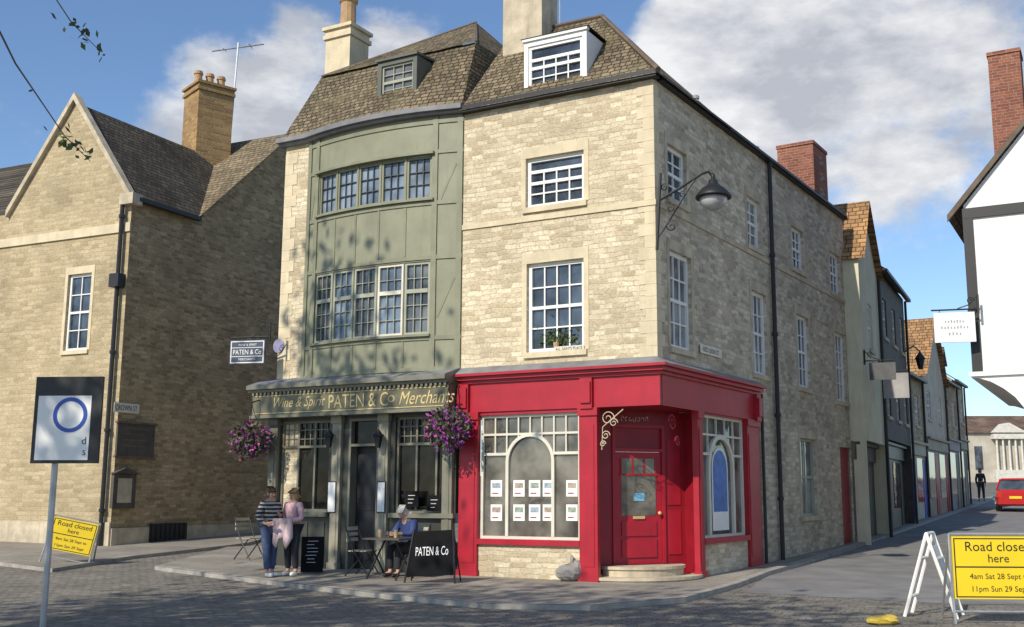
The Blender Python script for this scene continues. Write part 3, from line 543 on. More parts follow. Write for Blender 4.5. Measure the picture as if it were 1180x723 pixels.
# ================================================================= timber framed house right
wo=at(1122,420,22); Wf=Fr((wo.x,wo.y),u)
wb=T('timber_framed_house','white rendered gabled house with black timbers at the right edge','house',(wo.x,wo.y,gh(22)))
MB().prism(Wf,[(0,4.0),(6.4,4.0),(6.4,7.6),(3.2,11.3),(0,7.6)],-8,0).build('wall',WHR,wb)
MB().box(Wf,-.03,6.4,7.3,7.52,.002,.05).box(Wf,-.03,.17,4.05,7.3,.002,.045).box(Wf,2.1,2.28,4.05,7.3,.002,.04).build('timber_framing',BLK,wb)
MB().prism(Wf,[(-.05,4.04),(-.05,3.95),(.1,3.93),(.32,3.85),(.55,3.7),(.75,3.52),(.9,3.3),(.93,3.1),(6.4,3.1),(6.4,4.04)],-8,.09).build('coved_jetty',WHR,wb)
MB().box(Wf,-.09,6.4,3.97,4.06,.09,.15).build('moulding',WHT,wb)
zg=gh(21); MB().box(Wf,.96,1.3,zg,3.1,-.3,0).box(Wf,.93,1.33,zg,zg+.3,-.31,.02).box(Wf,.93,1.33,2.95,3.1,-.31,.02).build('column',WHT,wb)
MB().box(Wf,1.3,6.4,zg-.2,3.1,-8,-.3).build('ground_floor_wall',GREY,wb)
m=MB(); f=lambda a,z,o:Wf.P(a,z,o)
for sg in (-1,1):
    e=3.2+sg*3.5; ze=11.35-3.5*1.16
    m.hexa([f(e,ze,.1),f(3.2,11.35,.1),f(3.2,11.35,-8),f(e,ze,-8)],[f(e,ze+.1,.1),f(3.2,11.45,.1),f(3.2,11.45,-8),f(e,ze+.1,-8)])
m.build('roof',GRR,wb)
MB().hexa([f(-.32,7.25,.101),f(3.2,11.33,.101),f(3.2,11.33,.14),f(-.32,7.25,.14)],[f(-.32,7.4,.101),f(3.2,11.48,.101),f(3.2,11.48,.14),f(-.32,7.4,.14)]).build('bargeboard',TMBB,wb)
p=at(1161,110,25); chimney(wb,p,u,.72,.7,8.2,at(1161,64,25).z,BRK,pots=0,plain=True)
# ================================================================= far row on the left of the side street
E=Vector((8.0,28.7)); Rw=Fr(E,rd); R2=Fr(Rw.P(9.5,0,.1).xy,rd2)
def terrace(label,s0,s1,ze,zr,wm,rm,wins,shop=None,o=0,cat='house',chim=None,dep=6,fm=WHT,jet=0,doorm=BLK,roof=True,dorm=(),base=None,gable=0):
    B0=base or Rw; fr=Fr(B0.P(0,0,o).xy,B0.d); c=fr.P((s0+s1)/2,0); g=gh(c.y); r=T('terraced_house',label,cat,(c.x,c.y,g))
    hl=[]
    for (n,za,zb,w) in wins:
        for i in range(n):
            cx=s0+(s1-s0)*(i+.5)/n+.12*math.sin(i*5+s0); hl.append((cx-w/2,cx+w/2,za,zb))
    zb0=g-.4 if not shop else shop[1]
    m=MB(); wall(m,fr,s0,s1,zb0,ze,hl,.1)
    if gable: m.poly([fr.P(s0,ze),fr.P(s1,ze),fr.P(gable,zr)])
    for s in (s0,s1): m.poly([fr.P(s,g-.5,0),fr.P(s,ze,0),fr.P(s,zr if roof else ze,-dep/2),fr.P(s,ze,-dep),fr.P(s,g-.5,-dep)])
    m.build('wall',wm,r)
    for i,h in enumerate(hl): sash(fr,r,h,2,4,o=-.05,fm=fm,gl=GLC if i%3==1 else GL,sillm=ASHD,fw=.06)
    if shop:
        mt,zt=shop; j=-jet; MB().box(fr,s0,s1,g-.4,zt,j-.3,j).box(fr,s0-.0,s1,zt-.5,zt-.1,j,j+.08).box(fr,s0,s1,zt-.1,zt-.02,j,j+.18).build('shopfront',mt,r); n=max(1,int((s1-s0)/2.2))
        for i in range(n):
            a=s0+(s1-s0)*(i+.1)/n; b=s0+(s1-s0)*(i+.62)/n; MB().box(fr,a,b,g+.7,zt-.6,j+.002,j+.02).build('shop_window',GLS if i%2 else GL,r); MB().box(fr,b+.12,s0+(s1-s0)*(i+.93)/n,g+.05,zt-.65,j+.002,j+.025).build('door',doorm,r)
    if roof:
        m=MB(); m.poly([fr.P(s0-.05,ze-.05,.25),fr.P(s1+.05,ze-.05,.25),fr.P(s1+.05,zr,-dep/2),fr.P(s0-.05,zr,-dep/2)]).poly([fr.P(s0-.05,ze,-dep),fr.P(s1+.05,ze,-dep),fr.P(s1+.05,zr,-dep/2),fr.P(s0-.05,zr,-dep/2)]); m.build('roof',rm,r)
    if gable:
        MB().poly([fr.P(s0-.15,ze-.1,.2),fr.P(gable,zr+.1,.2),fr.P(gable,zr+.1,-dep),fr.P(s0-.15,ze-.1,-dep)]).build('roof',ORR2,r); MB().poly([fr.P(s1+.1,ze-.1,.2),fr.P(gable,zr+.1,.2),fr.P(gable,zr+.1,-dep),fr.P(s1+.1,ze-.1,-dep)]).build('roof',rm,r)
    else: MB().box(fr,s0,s1,ze-.12,ze-.02,.12,.26).build('gutter',BLK,r)
    MB().tube([fr.P(s1-.15,g,.08),fr.P(s1-.15,ze-.1,.08)],.045,6).build('downpipe',BLK,r)
    for s in dorm:
        zc=ze+.15; MB().prism(fr,[(s-.6,zc),(s+.6,zc),(s+.6,zc+.8),(s,zc+1.4),(s-.6,zc+.8)],-2.2,-.25).build('dormer',WHT,r); MB().box(fr,s-.35,s+.35,zc+.15,zc+.8,-.25,-.23).build('dormer_window',GL,r)
        MB().poly([fr.P(s-.75,zc+.68,-.1),fr.P(s,zc+1.5,-.1),fr.P(s,zc+1.5,-2.4),fr.P(s-.75,zc+.68,-2.4)]).poly([fr.P(s+.75,zc+.68,-.1),fr.P(s,zc+1.5,-.1),fr.P(s,zc+1.5,-2.4),fr.P(s+.75,zc+.68,-2.4)]).build('dormer_roof',rm,r)
    if chim:
        for cs in chim: chimney(r,fr.P(cs,0,-dep/2 if not gable else -1.6),rd,.8,.6,zr-.8,zr+1.0,BRK,pots=2,ph=.4)
    return r,fr
terrace('narrow cream rendered house with orange tiled roof beside the stone corner house',0.05,3.4,8.0,9.75,CRM,ORR,[(1,5.6,6.9,.7)],(TMB,3.0),o=.35,jet=.35,dep=5,roof=False,gable=1.4)
r,fr=terrace('tall dark brown timber house between the cream house and the lower shops',3.5,9.3,8.3,10.6,TMB,GRR,[(3,6.3,7.5,.8),(3,3.9,5.2,.8)],(PUB,3.2),o=.4,jet=.3,chim=[8.6],fm=CRMP)
q=fr.P(8.9,6.0,.5); lr=T('wall_lantern','black bracket lantern high on the dark timber house in the side street','lantern',q); MB().lathe(q,[(.08,-.22),(.16,.12),(.2,.14),(.05,.34),(.02,.42)],6).build('lantern_body',BLK,lr); MB().tube([q+Vector((0,0,.4)),fr.P(8.9,6.6,.3),fr.P(8.9,6.4,0)],.025,5).build('bracket',BLK,lr)
terrace('low stone shop with pale painted ground floor and blue door',.1,4.6,5.9,7.1,STR,ORR,[(2,4.1,5.2,.8)],(CRM2,3.5),o=.0,doorm=BLUE,base=R2,dep=5)
terrace('cream gabled shop with large orange brown tiled roof facing down the street',4.7,10.2,6.2,8.75,CRM2,ORR,[(2,4.5,5.6,.8)],(TANP,3.8),o=.05,base=R2,doorm=REDD,roof=False,gable=8.0,chim=[8.2],dep=7)
terrace('stone house with gabled white dormer beyond the cream gabled shop',10.3,14.3,6.5,8.6,STR,GRR,[(2,4.6,5.7,.8)],(GREY,4.0),o=.0,base=R2,dorm=(12.2,),chim=[13.8])
terrace('last stone house of the row, far up the street',14.4,18.2,6.9,9.1,STR,ORR,[(2,5.0,6.2,.9)],(TANP,4.2),o=-.15,base=R2,chim=[15])
cl=at(1143,545,108); Cf=Fr((cl.x,cl.y),(1,0)); g=gh(108); PST=M('pale sunlit stone',(.46,.42,.34),.85,var=.2,sc=.8,streak=.2); PSC=M('pale column stone',(.62,.59,.52),.85)
r=T('classical_building','pale columned building closing the far end of the side street','building',(cl.x,cl.y,g))
MB().box(Cf,-5,14,g-.5,7.6,-8,0).build('wall',PST,r)
for i in range(5): MB().tube([Cf.P(.5+i*.62,g+1.2,.45),Cf.P(.5+i*.62,7.0,.45)],[.12,.1],8).build('column',PSC,r)
MB().box(Cf,.1,3.4,7.0,7.5,.01,.7).build('entablature',PSC,r); MB().box(Cf,.1,3.4,g,g+1.2,.01,.7).build('plinth',PSC,r); MB().prism(Cf,[(0,7.62),(3.5,7.62),(1.75,8.6)],-2,.75).build('pediment',PSC,r)
for i in range(6): MB().box(Cf,4+i*1.6,4.7+i*1.6,g+1.2,6.3,.005,.01).build('window',GL,r)
for i in range(3): MB().box(Cf,-4.4+i*1.4,-3.6+i*1.4,g+1.2,6.3,.005,.01).build('window',GL,r)
MB().poly([Cf.P(-5.3,7.61,.3),Cf.P(14.3,7.61,.3),Cf.P(14.3,9.6,-4),Cf.P(-5.3,9.6,-4)]).poly([Cf.P(-5.3,7.61,-8.3),Cf.P(14.3,7.61,-8.3),Cf.P(14.3,9.6,-4),Cf.P(-5.3,9.6,-4)]).build('roof',GRR,r)
# ================================================================= ground
def sheet(name,pl,mat,off,label,cat,solid=0,mat2=None):
    bm=bmesh.new(); f=bm.faces.new([bm.verts.new((p[0],p[1],0)) for p in pl]); bmesh.ops.triangulate(bm,faces=[f])
    for y in list(range(13,60))+list(range(60,151,5)):
        bmesh.ops.bisect_plane(bm,geom=bm.verts[:]+bm.edges[:]+bm.faces[:],plane_co=(0,y,0),plane_no=(0,1,0))
    for q in bm.verts: q.co.z=gh(q.co.y)+off
    if solid:
        ed=[e for e in bm.edges if e.is_boundary]; ret=bmesh.ops.extrude_edge_only(bm,edges=ed)
        for q in ret['geom']:
            if isinstance(q,bmesh.types.BMVert): q.co.z-=solid
        for q in ret['geom']:
            if isinstance(q,bmesh.types.BMFace): q.material_index=1
    bmesh.ops.recalc_face_normals(bm,faces=bm.faces)
    me=bpy.data.meshes.new(name); bm.to_mesh(me); bm.free(); me.materials.append(mat)
    if mat2: me.materials.append(mat2)
    o=bpy.data.objects.new(name,me); COL.objects.link(o); return tag(o,label,cat,kind='structure')
sheet('ground',[(-300,-80),(300,-80),(300,420),(-300,420)],SETT,0,'worn beige grey setts covering the open square','ground')
kb=[gp(*q) for q in ((178,657),(300,673),(430,689),(560,702),(680,704),(790,695),(850,678),(885,664),(960,641.5),(1060,606.5),(1140,578.5))]
inn=[R2.P(24,0,-.6),R2.P(0,0,-.6),Rw.P(0,0,-.5),W3(-1,11,0),W3(-1.5,2,0),W3(-8.5,1,0),W3(-8.9,9,0)]
pv=kb+[Vector((kb[-1].x+4,kb[-1].y+9,0))]+inn+[gp(262,634)]
sheet('pavement',pv,FLAG,PH,'stone flagged pavement wrapping round the pub and the red shop','pavement',.14,KERB)
def kerbstrip(pts,w,name,label):
    P=[]
    for i in range(len(pts)):
        d=(pts[min(i+1,len(pts)-1)]-pts[max(0,i-1)]); n=Vector((-d.y,d.x,0)).normalized(); P.append((pts[i],pts[i]+n*w))
    sheet(name,[p[0] for p in P]+[p[1] for p in reversed(P)],KERB,PH+.004,label,'kerb')
kerbstrip(kb,.16,'kerb','pale granite kerb stones edging the pavement round the corner')
rdp=[gp(858,683),gp(885,663),gp(960,641),gp(1060,606),gp(1140,578),Vector((27,66,0)),Vector((44,104,0)),Vector((52,104,0)),Vector((33.5,66,0)),Vector((18,38,0)),Vector((11.2,22,0)),Vector((11,16.5,0)),gp(1100,697),gp(980,690)]
sheet('road',rdp,ASPH,.004,'grey asphalt road climbing the side street','road')
lp=[Lf.P(8,0),Lf.P(0,0,-.1),Lq.P(-9,0,-.1),Lq.P(-9,0,1.5),gp(60,660),gp(150,645),gp(230,636),gp(285,629)]
sheet('pavement_left',lp,FLAG,PH,'narrow flagged pavement along the left brown stone house','pavement',.14,KERB)
sheet('pavement_right',[Wf.P(.3,0,.6),Wf.P(7,0,.8),Wf.P(7,0,-6),Wf.P(1.8,0,-12),Wf.P(8,0,-36),Wf.P(6.5,0,-36),Wf.P(.5,0,-10)],FLAG,PH,'flagged pavement in front of the white timber framed house','pavement',.14,KERB)
# ================================================================= street things
def board_sign(name,label,px0,px1,py0,py1,Y,d,face,lines,lm,arm=None,group=None,border=None,cat='sign'):
    c=at((px0+px1)/2,(py0+py1)/2,Y); f=Fr((c.x,c.y),d); w=(px1-px0)*Y/F/abs(Vector(d).normalized().x); h=(py1-py0)*Y/F
    r=T(name,label,cat,(c.x,c.y,c.z-h/2),group=group); MB().box(f,-w/2,w/2,c.z-h/2,c.z+h/2,-.025,.025).build('panel',face,r)
    if border:
        m=MB(); k=.02
        for a,b,z0,z1 in ((-w/2+k,w/2-k,h/2-2*k,h/2-k),(-w/2+k,w/2-k,-h/2+k,-h/2+2*k),(-w/2+k,-w/2+2*k,-h/2+2*k,h/2-2*k),(w/2-2*k,w/2-k,-h/2+2*k,h/2-2*k),(-w/2+2*k,w/2-2*k,h*.17,h*.17+.012),(-w/2+2*k,w/2-2*k,-h*.17-.012,-h*.17)): m.box(f,a,b,c.z+z0,c.z+z1,.025,.029)
        m.build('border',border,r)
    m=MB()
    for t,yy,hh,ww in lines: m.text(t,f.P(0,c.z+yy*h,.03),(*f.d,0),(0,0,1),h=hh*h,maxw=ww*w)
    if lines: m.build('lettering',lm,r)
    if arm:
        a0,a1=arm; m=MB(); zt=c.z+h/2+.06; m.tube([f.P(a0*w,zt,0),f.P(a1*w,zt,0)],.018,6)
        for x in (-.35,.35): m.tube([f.P(x*w,zt,0),f.P(x*w,c.z+h/2,0)],.008,4)
        e=f.P(a1*w,zt,0); m.tube([e+Vector((0,0,-.1)),e+Vector((0,0,.3))],.025,6); sgn=1 if a1<a0 else -1
        dd=Vector((f.d.x,f.d.y,0))*sgn; m.tube([e+Vector((0,0,.28)),e+dd*.15+Vector((0,0,.1)),e+dd*.4+Vector((0,0,.02))],.012,5)
        m.tube(scroll(e+dd*.14+Vector((0,0,.17)),f.d,.08,1.4),.01,4); m.build('bracket',BLK,r)
    return r,f,c,w,h
board_sign('hanging_sign','slate blue hanging pub sign with white border projecting left of the green bow front',264,307,392,420,22.3,(.98,-.2),SGNG,[('PATEN & Co',0,.2,.8),('WINE & SPIRIT',.3,.09,.7),('MERCHANTS',-.3,.09,.6)],WTXT,(-.5,.62),border=WTXT)
board_sign('hanging_sign','small dark grey hanging sign on the cream house in the side street',1003,1031,418,438,28.6,(.95,-.3),SGNP,[],WTXT,(.5,-.66))
board_sign('hanging_sign','small pale grey hanging sign below the dark grey one in the side street',1019,1046,430,459,30.3,(.95,-.3),GREY,[],BLK,(.5,-.62))
r,f,c,w,h=board_sign('hanging_sign','white hanging sign on black scroll bracket at the corner of the timber framed house',1078,1122,360,395,21.8,(.97,-.24),WHT,[],BLK,(-.55,.6)); m=MB()
for yy,ww in ((.2,.5),(.0,.7),(-.22,.35)):
    n=int(ww*14)
    for i in range(n): x=(-ww/2+ww*(i+.5)/n)*w; m.box(f,x-.016,x+.013,c.z+yy*h-.03,c.z+yy*h+.03*random.random()+.01,.026,.029)
m.build('lettering',GRYM,r)
# wall lamp
lamp=T('wall_lamp','black shallow shaded street lamp on braced scroll bracket at the stone corner','street lamp',(K.x,K.y,at(760,288,18.5).z))
A=lambda x,y:at(x,y,18.5 if x>770 else 18.56)
m=MB().tube([A(761,200),A(757,288)],.03,6)
m.tube([A(760,231),A(785,216),A(808,201),A(816,198),A(821,204)],.024,6); m.tube([A(758,274),A(768,260),A(780,240),A(794,217),A(802,205)],.018,6)
for q,rr in ((A(774,261),.12),(A(774,240),.09),(A(787,224),.07),(A(766,216),.08)): m.tube(scroll(q,(.95,-.3),rr,1.5),.012,5)
m.build('bracket',BLK,lamp)
lc=A(822,226); z=lambda py:at(822,py,18.5).z-lc.z
MB().lathe(lc,[(.02,z(200)),(.04,z(202)),(.04,z(207)),(.075,z(208)),(.09,z(212)),(.14,z(215)),(.21,z(218)),(.27,z(222)),(.315,z(226)),(.32,z(228.5)),(.28,z(228)),(.1,z(222))],24).build('lamp_shade',BLK,lamp,smooth=True)
MB().lathe(lc,[(.25,z(228)),(.24,z(233)),(.185,z(238)),(.1,z(241.5)),(.01,z(243))],20).build('lamp_glass',glassM('lamp glass',(.2,.2,.2)),lamp,smooth=True)
# flower baskets
def basket(px,py,Y,rr,label,fl):
    c=at(px,py,Y); r=T('hanging_basket',label,'flower basket',(c.x,c.y,c.z-rr),group='hanging baskets on the pub')
    MB().lathe(c,[(.03,-.3),(.16,-.24),(.23,-.1),(.25,0)],12).build('basket',TMB,r)
    def rp(k=1):
        while 1:
            q=Vector((random.uniform(-1,1),random.uniform(-1,1),random.uniform(-1,1)))
            if .45<q.length<1: return Vector((c.x+q.x*rr*k,c.y+q.y*rr*k,c.z+q.z*rr*.85*k-(.1 if random.random()<.3 else 0)))
    m=MB()
    for _ in range(620): m.leaf(rp(1.0),random.uniform(.03,.065))
    m.build('foliage',LEAF,r)
    for mt,n in fl:
        m=MB()
        for _ in range(n):
            p=rp(1.03); m.leaf(p,random.uniform(.03,.05)); m.leaf(p,random.uniform(.03,.05))
        m.build('flowers',mt,r)
    m=MB()
    for t in range(3): m.tube([c+Vector((.23*math.cos(t*2.1),.23*math.sin(t*2.1),0)),Vector((c.x,c.y,c.z+rr+.25))],.006,4)
    m.tube([Vector((c.x,c.y,c.z+rr+.25)),Vector((c.x,c.y,c.z+rr+.32)),Vector((c.x+.15,c.y+.3,c.z+rr+.42)),Vector((c.x+.25,c.y+.5,c.z+rr+.3))],.014,5); m.build('bracket',BLK,r)
basket(289,506,22.2,.43,'pink and purple hanging basket at the left end of the pub front',((PINK,210),(PURP,130)))
basket(516,491,20.1,.46,'magenta hanging basket between the pub and the red shop',((PURP,270),(PINK,130)))
# yellow road signs
def road_sign(label,c,rz,w,h,zl,lines,div):
    r=T('road_closure_sign',label,'road sign',c,rz,group='yellow road closure signs')
    z0=zl; MB().box(FL,-w/2,w/2,z0,z0+h,-.012,.012).build('board',YEL,r,world=False)
    m=MB(); k=.02
    for a,bb,c0,c1 in ((-w/2+k,w/2-k,h-k-.014,h-k),(-w/2+k,w/2-k,k,k+.014),(-w/2+k,-w/2+k+.014,k+.014,h-k-.014),(w/2-k-.014,w/2-k,k+.014,h-k-.014),(-w/2+k+.014,w/2-k-.014,h*div-.008,h*div+.008)): m.box(FL,a,bb,z0+c0,z0+c1,.012,.015)
    m.build('border',BLK,r,world=False); m=MB()
    for t,zz,hh in lines: m.text(t,FL.P(0,z0+zz*h,.016),(1,0,0),(0,0,1),h=hh*h,maxw=w*.88)
    m.build('lettering',BLK,r,world=False); m=MB()
    for x in (-w/2-.02,w/2+.02): m.tube([(x,-.06,0),(x,.0,z0),(x,.03,z0+h+.03)],.018,6); m.tube([(x,.55,0),(x,.03,z0+h+.03)],.018,6)
    m.tube([(-w/2-.02,.03,z0+h+.03),(w/2+.02,.03,z0+h+.03)],.018,6).tube([(-w/2-.02,-.045,.15),(w/2+.02,-.045,.15)],.015,6).build('frame',GRYM,r,world=False); return r
ys=[('Road closed',.84,.15),('here',.65,.13),('4am Sat 28 Sept to',.35,.115),('11pm Sun 29 Sept',.15,.115)]
q=at(1154,700,13.9); road_sign('yellow road closure sign on a metal stand at bottom right',(q.x,q.y,0),R(-4),1.13,.77,.3,ys,.51)
q=at(74,640,23); road_sign('tilted yellow road closure sign at the left edge by the brown stone house',(q.x,q.y,gh(23)),R(12),.9,.66,.3,ys,.51).rotation_euler=(0,R(12),R(12))
# white trestle
c=at(1076,700,14.8); r=T('sign_frame','empty white A frame sign stand beside the yellow sign','sign stand',(c.x,c.y,0),R(62)); m=MB()
for x in (-.28,.28): m.tube([(x,-.33,0),(x,0,1.08)],.025,6); m.tube([(x,.33,0),(x,0,1.08)],.025,6)
m.build('leg_frame',WHT,r,world=False); m=MB()
for y,z in ((-.25,.25),(.25,.25),(-.1,.75),(.1,.75),(0,1.08)): m.tube([(-.28,y,z),(.28,y,z)],.022,6)
m.build('crossbar',WHT,r,world=False); MB().hexa([(-.25,-.2,.42),(.25,-.2,.42),(.25,-.185,.42),(-.25,-.185,.42)],[(-.25,-.055,.92),(.25,-.055,.92),(.25,-.04,.92),(-.25,-.04,.92)]).build('panel',WHR,r,world=False)
# left post sign
c=at(78,484,13.5); f=Fr((c.x,c.y),(1,-.05)); r=T('post_sign','black backed sign with white face and blue ring at the left edge','sign',(c.x,c.y,0)); w=.43;h=.54
MB().box(f,-w,w,c.z-h,c.z+h,-.02,.02).build('backing_board',BLK,r); MB().box(f,-w+.05,w-.13,c.z-h+.04,c.z+h-.24,.02,.024).build('sign_face',WHT,r); m=MB()
for i in range(28):
    t0,t1=2*math.pi*i/28,2*math.pi*(i+1)/28
    m.poly([f.P(.04+rr*math.cos(t),c.z+.06+rr*math.sin(t),.028) for t,rr in ((t0,.17),(t0,.22),(t1,.22),(t1,.17))])
m.build('ring',BLUE,r); MB().text('d',f.P(.24,c.z-.26,.028),(*f.d,0),(0,0,1),h=.09).text('s',f.P(.25,c.z-.41,.028),(*f.d,0),(0,0,1),h=.06).build('lettering',BLK,r); MB().tube([f.P(-.15,-.05,-.06),f.P(-.15,c.z+h,-.06)],.04,8).build('post',GRYM,r)
# property cards
cols=[572,598,616,632,659]; nm=['leftmost','second from left','middle','second from right','rightmost']
photo=[M('card photo %d'%i,cc,.5,sc=14,var=.5) for i,cc in enumerate(((.3,.36,.42),(.4,.32,.25),(.3,.36,.27)))]
for j,(yy,rn) in enumerate(((563,'upper'),(591,'lower'))):
    for i,xx in enumerate(cols):
        a,b,c,d=Ff.rect(xx-6.6,xx+6.6,yy-9.5,yy+9.5,-.08); r=T('property_card','white property card in the red shop front window, %s row, %s'%(rn,nm[i]),'card',Ff.P((a+b)/2,c,-.08),group='property cards in the front shop window')
        MB().box(Ff,a,b,c,d,-.086,-.08).build('card',WHT,r); MB().box(Ff,a+.035,b-.035,c+(d-c)*.52,d-.05,-.08,-.078).build('picture',photo[(i+j)%3],r); MB().box(Ff,a+.035,b-.08,c+.05,c+.07,-.08,-.078).build('caption_strip',RED,r)
c=swd[2]+.12; zt_=min(azc,c+1.25); w_=arr*.66; r=T('window_poster','tall round topped blue and white poster in the side window of the red shop','poster',Fs.P(acx,c,-.08))
MB().prism(Fs,[(acx-w_,c),(acx+w_,c),(acx+w_,zt_)]+[(acx+w_*math.cos(t),zt_+w_*math.sin(t)) for t in [math.pi*i/12 for i in range(1,12)]]+[(acx-w_,zt_)],-.086,-.08).build('sheet',WHT,r)
w2_=w_-.05; c2_=c+(zt_-c)*.3; MB().prism(Fs,[(acx-w2_,c2_),(acx+w2_,c2_),(acx+w2_,zt_)]+[(acx+w2_*math.cos(t),zt_+w2_*math.sin(t)) for t in [math.pi*i/12 for i in range(1,12)]]+[(acx-w2_,zt_)],-.08,-.078).build('picture',M('poster blue',(.05,.15,.46),.4,var=.3,sc=5),r)
a,b,c,d=h1; r=T('potted_plant','green pot plant inside the first floor sash window of the stone front','plant',Ff.P((a+b)/2,c+.06,-.1)); m=MB()
for _ in range(170): m.leaf(Ff.P((a+b)/2+random.gauss(0,.2),c+.14+abs(random.gauss(0,.13)),-.098+random.uniform(-.012,.02)),.045)
m.build('foliage',LEAF,r); MB().lathe(Ff.P((a+b)/2,c+.08,-.05),[(.05,0),(.06,.09)],10).build('pot',TERR,r)
# plaque, menus, lanterns
pc=Ff.P(Ff.sz(322,399)[0],Ff.sz(322,399)[1],.03); m=MB(); m.poly([pc+Vector((u.x,u.y,0))*(.15*math.cos(t))+Vector((0,0,.15*math.sin(t))) for t in [2*math.pi*i/24 for i in range(24)]]); tag(m.build('wall_plaque',M('plaque mauve',(.3,.28,.42),.5)),'round mauve plaque on the stone pier left of the green front','plaque')
for px,nmn in ((382,'left'),(439,'right')):
    a,b,c,d=G1.rect(px-4,px+4,556,590,.1); r=T('menu_case','white menu sheet on the pub pilaster %s of the door'%nmn,'menu',G1.P((a+b)/2,c,.1),group='menus beside the pub door'); MB().box(G1,a-.02,b+.02,c-.02,d+.02,.093,.1).build('frame',BLK,r); MB().box(G1,a,b,c,d,.1,.104).build('sheet',WHT,r)
    q=G1.P((a+b)/2,G1.sz(px,508,.2)[1],.24); r=T('wall_lantern','black lantern on the pub pilaster %s of the door'%nmn,'lantern',q,group='lanterns beside the pub door'); MB().lathe(q,[(.05,-.14),(.09,.08),(.11,.09),(.02,.2),(.01,.24)],6).build('lantern_body',BLK,r); MB().tube([q+Vector((0,0,.22)),G1.P((a+b)/2,q.z+.1,.08)],.012,5).build('bracket',BLK,r)
for px,py,nmn in ((472,575,'left'),(498,580,'right')):
    a,b,c,d=G1.rect(px-8,px+8,py-9,py+9,.12); r=T('chalk_sign','small chalkboard on the pub window sill, %s one of two'%nmn,'chalkboard',G1.P((a+b)/2,c,.07)); MB().box(G1,a,b,c,d,.04,.055).build('board',BLKM,r); m=MB()
    for k in range(3): m.box(G1,a+.08,b-.08-.03*k,d-.09-.07*k,d-.08-.07*k,.055,.058)
    m.build('chalk_writing',CHALK,r)
# bistro furniture
SLAT=M('pale slat wood',(.42,.38,.3),.6)
def chair(label,c,rz):
    r=T('folding_chair',label,'chair',c,rz,group='folding chairs outside the pub'); m=MB()
    for i in range(5): m.box(FL,-.2,.2,.44,.46,-.18+i*.08,-.12+i*.08)
    m.build('seat',SLAT,r,world=False); m=MB()
    for z in (.62,.72,.82): m.hexa([(-.2,.2+.06*(z-.6),z),(.2,.2+.06*(z-.6),z),(.2,.22+.06*(z-.6),z),(-.2,.22+.06*(z-.6),z)],[(-.2,.215+.06*(z-.6),z+.06),(.2,.215+.06*(z-.6),z+.06),(.2,.235+.06*(z-.6),z+.06),(-.2,.235+.06*(z-.6),z+.06)])
    m.build('backrest',SLAT,r,world=False)
    for x in (-.21,.21): MB().tube([(x,-.26,0),(x,.06,.45),(x,.25,.9)],.013,6).build('leg',BLK,r,world=False); MB().tube([(x*.9,.24,0),(x*.9,-.18,.45)],.013,6).build('leg',BLK,r,world=False)
    return r
def gpos(px,py): p=gp(px,py+3); return Vector((p.x,p.y,gh(p.y)+PH))
def off(px,o,py=650): a=Ff.sz(px,py,o)[0]; p=Ff.P(a,0,o); p.z=gh(p.y)+PH; return p
chair('slatted folding chair left of the two standing women',gpos(286,646),R(60)); chair('slatted folding chair between the chalkboard and the pub table',off(417,.95),R(70))
tp=off(450,1.2); r=T('pub_table','dark square pub table with crossed legs before the seated man','table',tp,R(-28)); MB().box(FL,-.4,.4,.69,.72,-.32,.32).build('tabletop',TMB,r,world=False)
for x in (-.32,.32): MB().tube([(x,-.28,0),(x,.28,.69)],.018,6).build('leg',BLK,r,world=False); MB().tube([(x*.94,.28,0),(x*.94,-.28,.69)],.018,6).build('leg',BLK,r,world=False)
CLG=glassM('drink glass',(.25,.2,.1))
for dx,dy,n in ((-.2,-.02,'left'),(.1,-.12,'right')):
    q=tp+Vector((dx,dy,.722)); tag(MB().lathe(q,[(.03,0),(.036,.14),(.032,.14),(.028,.01)],10).build('drinking_glass',CLG),'drinking glass on the pub table, %s of two'%n,'glass','glasses on the pub table')
# barrier banner
bc=off(497,1.5); f=Fr((bc.x,bc.y),(.98,-.16)); r=T('cafe_barrier','black fabric pavement barrier with white lettering beside the pub table','barrier',bc); z=bc.z; w=.42
MB().hexa([f.P(-w,z+.1,.06),f.P(w,z+.14,.06),f.P(w,z+.14,.075),f.P(-w,z+.1,.075)],[f.P(-w+.12,z+.86,.0),f.P(w-.06,z+.9,.0),f.P(w-.06,z+.9,.015),f.P(-w+.12,z+.86,.015)]).build('banner',BLKM,r)
m=MB()
m.tube([f.P(-w-.03,z,.08),f.P(-w+.1,z+.9,.0)],.018,6).tube([f.P(w+.02,z,.08),f.P(w-.04,z+.94,.0)],.018,6).tube([f.P(-w-.03,z,-.35),f.P(-w+.1,z+.9,.0)],.014,6).tube([f.P(w+.02,z,-.35),f.P(w-.04,z+.94,.0)],.014,6)
m.build('frame',BLK,r); MB().text('PATEN & Co',f.P(.02,z+.54,.046),(*f.d,.05),f.P(0,z+.88,.015)-f.P(0,z+.12,.075),h=.15,w=.58).build('lettering',WTXT,r)
